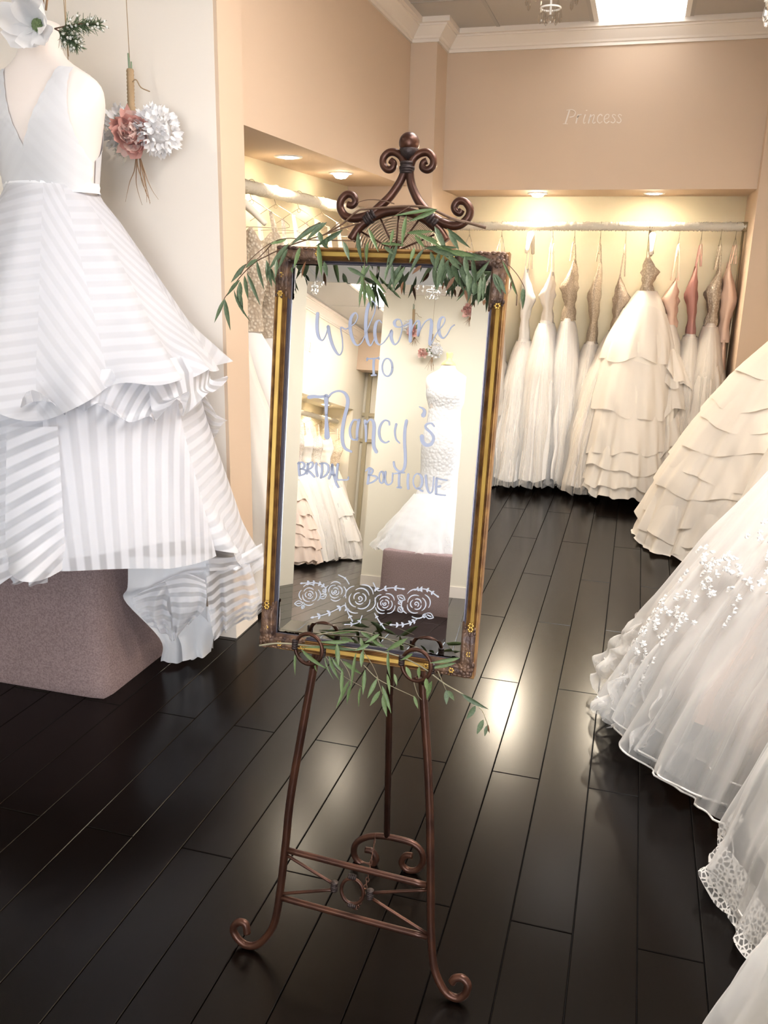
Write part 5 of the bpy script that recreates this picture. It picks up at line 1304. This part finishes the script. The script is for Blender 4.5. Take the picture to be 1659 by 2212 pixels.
arm2 = lambda z: (0.5 if z < 1.90 else (np.interp(z, [1.90, 1.96, 2.05, 2.15, 2.225], [.186, .174, .160, .152, .150])))
for side in (-1, 1):
    bodice_panel(side, -1, 2.205, 1.815, vneck, arm2, 0.007 + 0.002 * side)
    bodice_panel(side, 1, 2.205, 1.815, lambda z: 0.0 if z < 2.05 else 0.10 * (z - 2.05) / .16, arm2, 0.006)
# waist seam band
m = MB(); rows = []
for z, o_ in ((1.845, .010), (1.835, .014), (1.822, .012), (1.812, .016)):
    rows.append([(SX + (form_w(z) + o_) * math.cos(a), SY + (np.interp(z, [p[0] for p in BODY], [p[2] for p in BODY]) + o_) * math.sin(a), z) for a in np.linspace(0, 2 * PI, 60, endpoint=False)])
m.grid(np.array(rows), True); m.build('waistband', M['lining'], sg, True)

# ================================================================== HANGING BOUQUETS
def petal_mesh(name, mat, cup, ruffle=0.1):
    m = MB(); rows = []; n = 6
    for i in range(n):
        t = i / (n - 1); w = 0.5 * math.sin(PI * (0.10 + 0.72 * t)) ** 0.8
        rows.append([(t * (1 - cup * .25 * t), s * w, cup * (t * t * .8 + s * s * .35) + ruffle * math.sin(5 * s + 6 * t) * t * t) for s in np.linspace(-1, 1, 6)])
    m.grid(np.array(rows)); o = m.build(name, mat, None, True); me = o.data; bpy.data.objects.remove(o); return me
M['pet_pink'] = cloth('petal_pink', (0.80, 0.46, 0.41), 0.35); M['pet_pale'] = cloth('petal_pale_pink', (0.88, 0.66, 0.60), 0.35)
M['pet_white'] = cloth('petal_white', (0.86, 0.85, 0.86), 0.35); M['pet_cream'] = cloth('petal_cream', (0.86, 0.82, 0.74), 0.3)
M['pine'] = plain('pine_needles', (0.10, 0.14, 0.07), 0.6); M['frost'] = plain('frosted_tips', (0.75, 0.74, 0.70), 0.7); M['root'] = plain('dried_root', (0.30, 0.18, 0.10), 0.8); M['leafy'] = plain('dusty_leaf', (0.20, 0.26, 0.17), 0.6)
PET = {k: [petal_mesh('petal', M[mt], c, .07) for c in (.35, .6, .9)] for k, mt in (('pink', 'pet_pink'), ('pale', 'pet_pale'), ('white', 'pet_white'), ('cream', 'pet_cream'))}
def put(parent, me, origin, x, z, s, wid=1.0, name='petal'):
    x = np.asarray(x, float); x /= np.linalg.norm(x); z = np.asarray(z, float); z = z - x * (z @ x); z /= (np.linalg.norm(z) + 1e-9); y = np.cross(z, x)
    o = bpy.data.objects.new(name, me); link(o, parent); p = np.asarray(origin) - root_loc(parent)
    o.matrix_local = Matrix(((x[0] * s, y[0] * s * wid, z[0] * s, p[0]), (x[1] * s, y[1] * s * wid, z[1] * s, p[1]), (x[2] * s, y[2] * s * wid, z[2] * s, p[2]), (0, 0, 0, 1)))
def blossom(root, name, c, R, face, n, key, rnd, spread=1.75):
    """layered flower whose heart looks along face"""
    c = np.asarray(c, float); f = np.asarray(face, float); f /= np.linalg.norm(f)
    a = np.cross(f, [0, 0, 1]); a /= np.linalg.norm(a); b = np.cross(f, a)
    fluffy = name == 'hydrangea'
    m = MB(); m.ball(c - f * R * .1, R * (.62 if fluffy else .40), 12, 8); core = m.build(name, M['pet_' + key], root, True)
    N = int(n * (3.2 if fluffy else 2.0))
    for k in range(N):
        q = (k + .5) / N; az = k * 2.39996; out = a * math.cos(az) + b * math.sin(az)
        if fluffy:
            tilt = 1.9 * q ** .55; nd = f * math.cos(tilt) + out * math.sin(tilt)
            tg = np.cross(nd, [rnd.gauss(0, 1), rnd.gauss(0, 1), rnd.gauss(0, 1)]); tg /= np.linalg.norm(tg)
            put(core, rnd.choice(PET[key]), c - f * R * .1 + nd * R * rnd.uniform(.62, .84), tg + nd * .55, nd - tg * .4, R * rnd.uniform(.26, .38), .9)
        else:
            tilt = spread * q ** .8; d = f * math.cos(tilt) + out * math.sin(tilt)
            kk = key if rnd.random() < .6 or key not in ('pink', 'pale') else ('pale' if key == 'pink' else 'pink')
            put(core, rnd.choice(PET[kk]), c + out * R * .16 * q - f * R * .18, d + np.array([rnd.uniform(-.22, .22) for _ in range(3)]), -out + f * .5, R * rnd.uniform(.62, .86) * (.85 + .25 * q), rnd.uniform(.62, .92))
def roots(root, c, n, L, rnd):
    for k in range(n):
        p = np.array(c, float); pts = [p.copy()]
        d = np.array([rnd.uniform(-.25, .25), rnd.uniform(-.1, .05), -1.0])
        for i in range(5):
            d = d + np.array([rnd.uniform(-.35, .35), rnd.uniform(-.1, .1), 0]); p = p + d / np.linalg.norm(d) * L / 5; pts.append(p.copy())
        m = MB(); m.tube(spline(pts, 3), [.0030 * (1 - .8 * i / 15) for i in range(16)], 5); m.build('dried_root', M['root'], root, True)
def hanging_bouquet(label, stem_top, head, flowers, seed, top_z=3.1, twine_r=.0014, root_len=.16, wrapped=True):
    rnd = random.Random(seed); head = np.array(head, float); st = np.array(stem_top, float)
    root = empty('hanging_bouquet', head, label, 'bouquet', 'bouquets hung upside down')
    m = MB(); m.tube([(st[0], st[1], top_z), st], twine_r, 6); m.build('twine', M['twine'], root, True)
    if wrapped:
        m = MB(); P = np.array([st + (head - st) * t for t in np.linspace(0.0, .80, 30)])
        m.tube(P, [.0125 + .0022 * (i % 2) + (.003 if i > 20 else 0) for i in range(30)], 10); m.build('wrapped_stem', M['twine'], root, True)
        for k in range(4):
            m = MB(); b = st + np.array([rnd.uniform(-.008, .008), rnd.uniform(-.006, .006), 0]); m.tube([b - np.array([0, 0, .05]), b + np.array([rnd.uniform(-.004, .004), 0, .02 + .04 * rnd.random()])], .003, 5); m.build('cut_stem', M['leafy'], root, True)
        m = MB(); b = st + (head - st) * .22; m.tube(spline([b, b + np.array([.03, -.01, .012]), b + np.array([.05, -.012, -.015]), b + np.array([.085, -.01, -.03])], 4), .0022, 5); m.build('twine_tail', M['twine'], root, True)
    for nm, off, R, face, n, key in flowers: blossom(root, nm, head + np.array(off), R, face, n, key, rnd)
    for k in range(7):
        a = rnd.uniform(0, 6.28); put(root, LEAF['p'][k % 4], head + np.array([0, 0, .035]), (math.cos(a) * .9, -.45, math.sin(a) * .5 - .1), (0, -1, .3), .075, .30, 'leaf')
    if root_len: roots(root, head + np.array([.02, 0, -.05]), 7, root_len, rnd)
    return root
hb = at(285, 292, 1, 3.06)
hanging_bouquet('hanging bouquet of a pink peony between white blooms on the cream wall', at(281, 150, 1, 3.10), hb, [
    ('peony', (.028, -.035, 0), .088, (.25, -1, -.1), 38, 'pink'), ('hydrangea', (.105, .0, .015), .086, (.7, -.75, .1), 40, 'white'), ('hydrangea', (-.055, .005, .03), .074, (-.5, -.8, .25), 30, 'white'), ('rose_bloom', (-.05, .01, -.045), .05, (-.5, -.7, -.5), 16, 'cream')], 3, root_len=.20)
hanging_bouquet('hanging bouquet mostly hidden behind the dress form waist', at(150, 170, 1, 3.10), at(172, 330, 1, 3.08), [('hydrangea', (0, 0, 0), .065, (0, -1, 0), 20, 'white'), ('peony', (-.06, 0, -.03), .06, (-.3, -1, 0), 16, 'pink')], 8, root_len=.22)
# magnolia with pine sprig hanging in front of the neck of the form
mg = at(84, 58, 1, 2.58)
mroot = empty('hanging_magnolia', mg, 'large white magnolia with frosted pine sprig hanging at the neck of the dress form', 'bouquet', 'bouquets hung upside down')
rnd = random.Random(2)
big = petal_mesh('petal', M['pet_white'], .42, .05)
f = np.array([.25, -1, .12]); f /= np.linalg.norm(f); a_ = np.cross(f, [0, 0, 1]); a_ /= np.linalg.norm(a_); b_ = np.cross(a_, f)
for ang, L, w, tl in ((95, .125, .80, 1.0), (40, .11, .75, 1.0), (175, .115, .85, 1.15), (215, .105, .8, 1.25), (255, .10, .85, 1.1), (305, .115, .8, 1.2), (340, .085, .8, 1.0), (130, .10, .75, .8)):
    an = math.radians(ang); out = -a_ * math.cos(an) * -1 + b_ * math.sin(an)
    out = np.array([math.cos(an), 0, math.sin(an)]); d = out * math.sin(tl) + f * math.cos(tl)
    put(mroot, big, mg + out * .012, d, f - out * .3, L, w * .95)
m = MB()
for k in range(40):
    q = k / 40; az = k * 2.4; out = np.array([math.cos(az), 0, math.sin(az)]); m.ball(mg + f * (.03 - .02 * q) + out * .018 * q ** .5, .0045, 6, 5)
m.build('seed_head', M['leaf_pale'], mroot, True)['kind'] = 'stuff'
p0, p1 = at(118, 62, 1, 2.60), at(216, 52, 1, 2.57); p2 = at(168, 98, 1, 2.58)
for e in (p1, p2):
    m = MB(); m.tube(spline([p0, (p0 + e) / 2 + np.array([0, 0, .006]), e], 5), .0022, 5); m.build('twig', M['twig'], mroot, True)
    m = MB(); fr = MB()
    for k in range(150):
        q = .18 + .82 * k / 150; c = p0 + (e - p0) * q; dr = np.array([rnd.gauss(0, 1), rnd.gauss(0, 1), rnd.gauss(0, 1)]); ax_ = (e - p0) / np.linalg.norm(e - p0)
        dr = dr / np.linalg.norm(dr) * .75 + ax_ * .8; dr /= np.linalg.norm(dr); L = .048 * (1.15 - .55 * q)
        m.tube([c, c + dr * L], [.0016, .0006], 4)
        if k % 4 == 0: fr.ball(c + dr * L * .75, .0042, 5, 4)
    m.build('pine_needles', M['pine'], mroot)['kind'] = 'stuff'
    fr.build('frosted_berries', M['frost'], mroot, True)['kind'] = 'stuff'
m = MB(); m.tube([at(140, -40, 1, 2.60), at(143, 60, 1, 2.60), at(148, 122, 1, 2.60)], .0016, 5); m.build('twine', M['twine'], mroot, True)
for x0, x1 in ((90, 94), (101, 99)):
    m = MB(); m.tube([at(x0, -60, 1, 2.62), at(x0 + 2, -10, 1, 2.62), at(x1, 22, 1, 2.61)], .0035, 6); m.build('cut_stem', M['root'], mroot, True)

# ================================================================== SEEN IN THE MIRROR: lace gown on the second podium
QX, QY = -1.56, -4.40
BODY2 = [(1.35, .18, .13), (1.50, .175, .125), (1.70, .145, .105), (1.80, .140, .102), (1.90, .165, .125), (1.98, .185, .125), (2.05, .200, .105), (2.10, .200, .085), (2.135, .165, .07), (2.16, .10, .062), (2.18, .066, .058), (2.22, .062, .056)]
torso(QX, QY, BODY2, 'white dress form with pale wooden neck cap wearing the lace gown', True)
lg = empty('lace_mermaid_gown', (QX, QY, POD_Z), 'white lace mermaid gown with tulle flare, reflected in the mirror', 'gown')
M['lace_gown'] = cloth('white_lace', (0.88, 0.88, 0.90), .2, lace=(38, (0.80, 0.79, 0.79)))
prof = [(1.985, .190, .136), (1.93, .186, .138), (1.82, .150, .112), (1.70, .155, .118), (1.55, .185, .140), (1.45, .190, .146), (1.25, .176, .140), (1.08, .180, .150), (.96, .22, .19)]
rows = []
for z in np.linspace(1.985, .96, 44):
    W = np.interp(-z, [-p[0] for p in prof], [p[1] for p in prof]); D = np.interp(-z, [-p[0] for p in prof], [p[2] for p in prof])
    rows.append([(QX + W * math.cos(a), QY + D * math.sin(a), z + (.03 * abs(math.cos(a)) if z > 1.97 else 0)) for a in np.linspace(0, 2 * PI, 60, endpoint=False)])
m = MB(); m.grid(np.array(rows), True); m.build('lace_body', M['lace_gown'], lg, True)
sk = Skirt([(1.02, QX, QY, .20, .17), (.90, QX - .02, QY + .02, .26, .24), (.72, QX - .04, QY + .06, .36, .34), (.50, QX - .05, QY + .10, .44, .44)], 77, .05)
part('tulle_skirt', sk.surf(0, 1, 22, 140), fab('tulle_solid', (.84, .84, .87), trans=.4), lg)
part('tulle_overskirt', sk.surf(0, 1, 20, 140, .015, 1.3, 3, .03), tulle_wh, lg)
hanging_bouquet('hanging bouquet with pink centre on the wall above the lace gown', (-2.11, -5.12, 2.86), (-2.10, -5.13, 2.64), [('peony', (.0, .03, 0), .07, (0, 1, 0), 22, 'pink'), ('hydrangea', (-.06, .02, .05), .06, (-.3, 1, 0), 18, 'white')], 12, root_len=.10)
hanging_bouquet('peach rose and white bloom bouquet on the wall beside the lace gown neck', (-1.90, -5.12, 2.62), (-1.90, -5.13, 2.44), [('hydrangea', (.05, .02, .02), .075, (.2, 1, 0), 22, 'white'), ('rose_bloom', (-.07, .03, -.02), .06, (-.3, 1, 0), 18, 'pale')], 14, root_len=.14)
hanging_bouquet('high hanging bouquet of pink blooms near the ceiling above the lace gown', (-1.55, -5.12, 3.05), (-1.55, -5.13, 2.86), [('peony', (.0, .03, 0), .08, (0, 1, 0), 22, 'pale'), ('hydrangea', (.08, .02, .0), .06, (.3, 1, 0), 18, 'pink')], 15, root_len=.10, top_z=3.12)

# rear left rail with gowns, seen in the mirror
QR_X, QR_Z = -3.86, 1.86
rack('rear_clothes_rail', (QR_X, -8.25, QR_Z), (QR_X, -5.90, QR_Z), 'covered clothes rail of the rack reflected in the mirror')
GM = 'gowns on the rail reflected in the mirror'
rear_g = [(-6.15, 'blush ruffled gown first on the reflected rail', fab('blush_pale', (.86, .71, .62), trans=.12), fab('blush_pale', (.86, .71, .62), trans=.12), 6, .62, .24), (-6.50, 'ivory gown behind the blush one on the reflected rail', lace_wh, satin_wh, 0, .60, .22), (-6.85, 'white tulle gown third on the reflected rail', satin_wh, satin_wh, 0, .60, .22),
          (-7.2, 'white lace gown fourth on the reflected rail', lace_wh, satin_wh, 0, .60, .22), (-7.6, 'wide white ball gown fifth on the reflected rail', satin_wh, satin_wh, 3, .72, .28), (-8.0, 'last ivory gown on the reflected rail', lace_iv, satin_iv, 0, .55, .20)]
for i, (y, lab, bm, sm, nr_, reach, wd) in enumerate(rear_g):
    pr = [(z, -cx, cy, ax, ay) for z, cx, cy, ax, ay in prof_right(1.26, .06, reach, wd, back=.14)]
    gown(lab, GM, QR_X, y, QR_Z, AXX, 1.60, 1.26, pr, 140 + i, bm, sm, wide=.17, thin=.05, amp=.07, tulle=tulle_wh if i in (2, 4) else None, ruffles=[dict(t0=.2 + .75 * k / nr_, t1=.2 + .75 * (k + 1.4) / nr_, tilt=.04, ph=k, flare=.03, n=17, a=.012, nc=100) for k in range(nr_)], r_mat=None,
         hlabel='thin wire hanger number %s along the reflected rail' % ['one', 'two', 'three', 'four', 'five', 'six'][i], nc=90, nr=18, clamp=((0, -4.09, -1), (1, -5.89, 1), (1, -8.28, -1)))
# ================================================================== CHANDELIERS
def crystal_mat():
    m, nt, b, out = new_mat('crystal')
    tr = nt.nodes.new('ShaderNodeBsdfTransparent'); tr.inputs[0].default_value = (.93, .92, .90, 1); gl = nt.nodes.new('ShaderNodeBsdfGlossy'); gl.inputs['Roughness'].default_value = .03
    lw = nt.nodes.new('ShaderNodeLayerWeight'); lw.inputs[0].default_value = .45; mx = nt.nodes.new('ShaderNodeMixShader')
    nt.links.new(lw.outputs['Facing'], mx.inputs[0]); nt.links.new(tr.outputs[0], mx.inputs[1]); nt.links.new(gl.outputs[0], mx.inputs[2]); nt.links.new(mx.outputs[0], out.inputs['Surface'])
    return m
M['crystal'] = crystal_mat(); M['bulb'] = emis('bulb_glow', (1, .86, .62), 6.0); M['bulb'].cycles.emission_sampling = 'NONE'
cm = MB(); cm.lathe((0, 0, 0), [(.0005, 0), (.004, -.006), (.007, -.022), (.009, -.040), (.006, -.052), (.0005, -.058)], 6)
_o = cm.build('crystal_drop', M['crystal']); drop_me = _o.data; bpy.data.objects.remove(_o)
cb = MB(); cb.ball((0, 0, 0), .017, 8, 6); _o = cb.build('crystal_ball', M['crystal']); ball_me = _o.data; bpy.data.objects.remove(_o)
def chandelier(c, bottom, label, R=.20):
    """c: (x, y); bottom: z of the lowest crystal ball centre"""
    x, y = c; z0 = bottom
    root = empty('chandelier', (x, y, Z_CEIL), label, 'chandelier', 'crystal chandeliers')
    m = MB(); m.tube([(x, y, Z_CEIL), (x, y, z0 + .02)], .005, 8); m.lathe((x, y, Z_CEIL), [(.05, 0), (.045, -.015), (.01, -.03)], 16); m.build('stem', M['white_metal'], root, True)
    for rr, zz in ((R, z0 + .20), (R * .55, z0 + .11), (R * .22, z0 + .045)):
        m = MB(); m.tube([(x + rr * math.cos(t), y + rr * math.sin(t), zz) for t in np.linspace(0, 2 * PI, 32, endpoint=False)], .004, 6, closed=True); rg = m.build('ring', M['white_metal'], root, True)
        n = max(6, int(rr * 90))
        for k in range(n):
            a = 2 * PI * k / n; o = bpy.data.objects.new('crystal_drop', drop_me); link(o, rg); o.location = np.array([x + rr * math.cos(a), y + rr * math.sin(a), zz - .004]) - root_loc(root)
    o = bpy.data.objects.new('crystal_ball', ball_me); link(o, root); o.location = (0, 0, z0 - Z_CEIL)
    for k in range(6):
        a = k * PI / 3; p = np.array([x + R * math.cos(a), y + R * math.sin(a), z0 + .20])
        m = MB(); m.tube(spline([(x, y, z0 + .16), (x + R * .5 * math.cos(a), y + R * .5 * math.sin(a), z0 + .13), p], 5), .004, 6); arm_ = m.build('arm', M['white_metal'], root, True)
        m = MB(); m.tube([p, p + np.array([0, 0, .05])], .009, 8); m.build('candle', M['white_metal'], arm_, True)
        m = MB(); m.lathe(p + np.array([0, 0, .05]), [(.006, 0), (.011, .014), (.008, .032), (.0005, .05)], 8); m.build('bulb', M['bulb'], arm_, True)
cc = at(1188, 42, 1, 4.3)
chandelier((cc[0], cc[1]), cc[2], 'crystal chandelier whose lowest drops show at the top edge of the photo')
c2 = at(1652, 40, 1, 3.4)
chandelier((c2[0] + .20, c2[1]), c2[2] - .15, 'crystal chandelier over the right rail, just showing at the upper right edge')
chandelier((-1.50, -3.20), 2.58, 'crystal chandelier hanging before the lace gown, reflected in the mirror', .22)
chandelier((-2.42, -3.05), 2.56, 'small crystal chandelier beside the other reflected one in the mirror', .12)

# ================================================================== WALL LETTERING
M['wall_letters'] = plain('wall_letters', (0.74, 0.66, 0.58), 0.35)
def wall_text(name, strokes, conv, mat, label):
    """strokes: list of (points, w0, w1); conv maps to world (u -> pos) and gives in-plane axes"""
    m = MB()
    for pts, w0, w1 in strokes:
        P = spline(np.array(pts, float), 5) if len(pts) > 2 else np.array(pts, float)
        D = np.gradient(P, axis=0); D /= (np.linalg.norm(D, axis=1)[:, None] + 1e-9); Nn = np.stack([-D[:, 1], D[:, 0]], 1); w = np.linspace(w0, w1, len(P))
        A = P + Nn * w[:, None] / 2; B = P - Nn * w[:, None] / 2
        m.grid(np.array([[conv(a, 0.0), conv(a, .003), conv(b, .003), conv(b, 0.0)] for a, b in zip(A, B)]))
    o = m.build(name, mat)
    return tag(o, label, 'wall lettering')
cv5 = lambda p, d: at(p[0] / 2.186 + 900, p[1] / 2.186, 1, Y_BB - .0005 - d)
TH, TN = 7, 3
PRIN = [([(722, 520), (712, 552), (702, 584)], TH, TH), ([(708, 520), (735, 518), (750, 530), (742, 548), (722, 554)], TN, 5), ([(690, 585), (714, 585)], TN, TN),
        ([(764, 540), (757, 562), (752, 583)], 6, 6), ([(758, 556), (768, 543), (779, 541)], TN, 6),
        ([(797, 540), (789, 565), (789, 582), (798, 578)], 6, TN), ([(802, 519), (803, 523)], 7, 7),
        ([(823, 540), (816, 562), (811, 583)], 6, 6), ([(817, 560), (829, 545), (838, 542), (838, 552), (831, 575), (836, 582), (845, 576)], TN, 5),
        ([(877, 548), (868, 540), (856, 551), (854, 571), (864, 581), (877, 573)], 6, TN),
        ([(888, 563), (905, 556), (908, 543), (899, 540), (888, 551), (886, 571), (896, 581), (910, 572)], TN, 5),
        ([(941, 546), (931, 540), (924, 547), (934, 560), (937, 571), (928, 580), (916, 575)], TN, 5),
        ([(969, 546), (959, 540), (952, 547), (962, 560), (965, 571), (956, 580), (944, 575)], TN, 5)]
wall_text('wall_lettering', PRIN, cv5, M['wall_letters'], 'pale italic lettering reading Princess on the back bulkhead')
def cvd(p, d): return np.array([X_LW + .001 + d, -6.02 - p[0] * .30, 2.55 + p[1] * .30])
DIV = [([(.05, .6), (.03, .3), (0, .0)], .06, .06), ([(0, .6), (.25, .58), (.36, .3), (.22, .04), (-.02, 0)], .03, .05), ([(.48, .4), (.46, .2), (.50, .02)], .05, .04), ([(.49, .55), (.50, .52)], .06, .06), ([(.60, .4), (.70, .02), (.84, .4)], .05, .03), ([(1.16, .36), (1.0, .4), (.92, .2), (1.0, .02), (1.14, .12)], .03, .05), ([(1.17, .4), (1.13, .1), (1.2, .02)], .05, .04)]
wall_text('wall_lettering', [([(-a, b) for a, b in p], w0, w1) for p, w0, w1 in DIV], lambda p, d: cvd((-p[0], p[1]), d), M['wall_letters'], 'faint italic lettering reading Diva above the reflected rail')
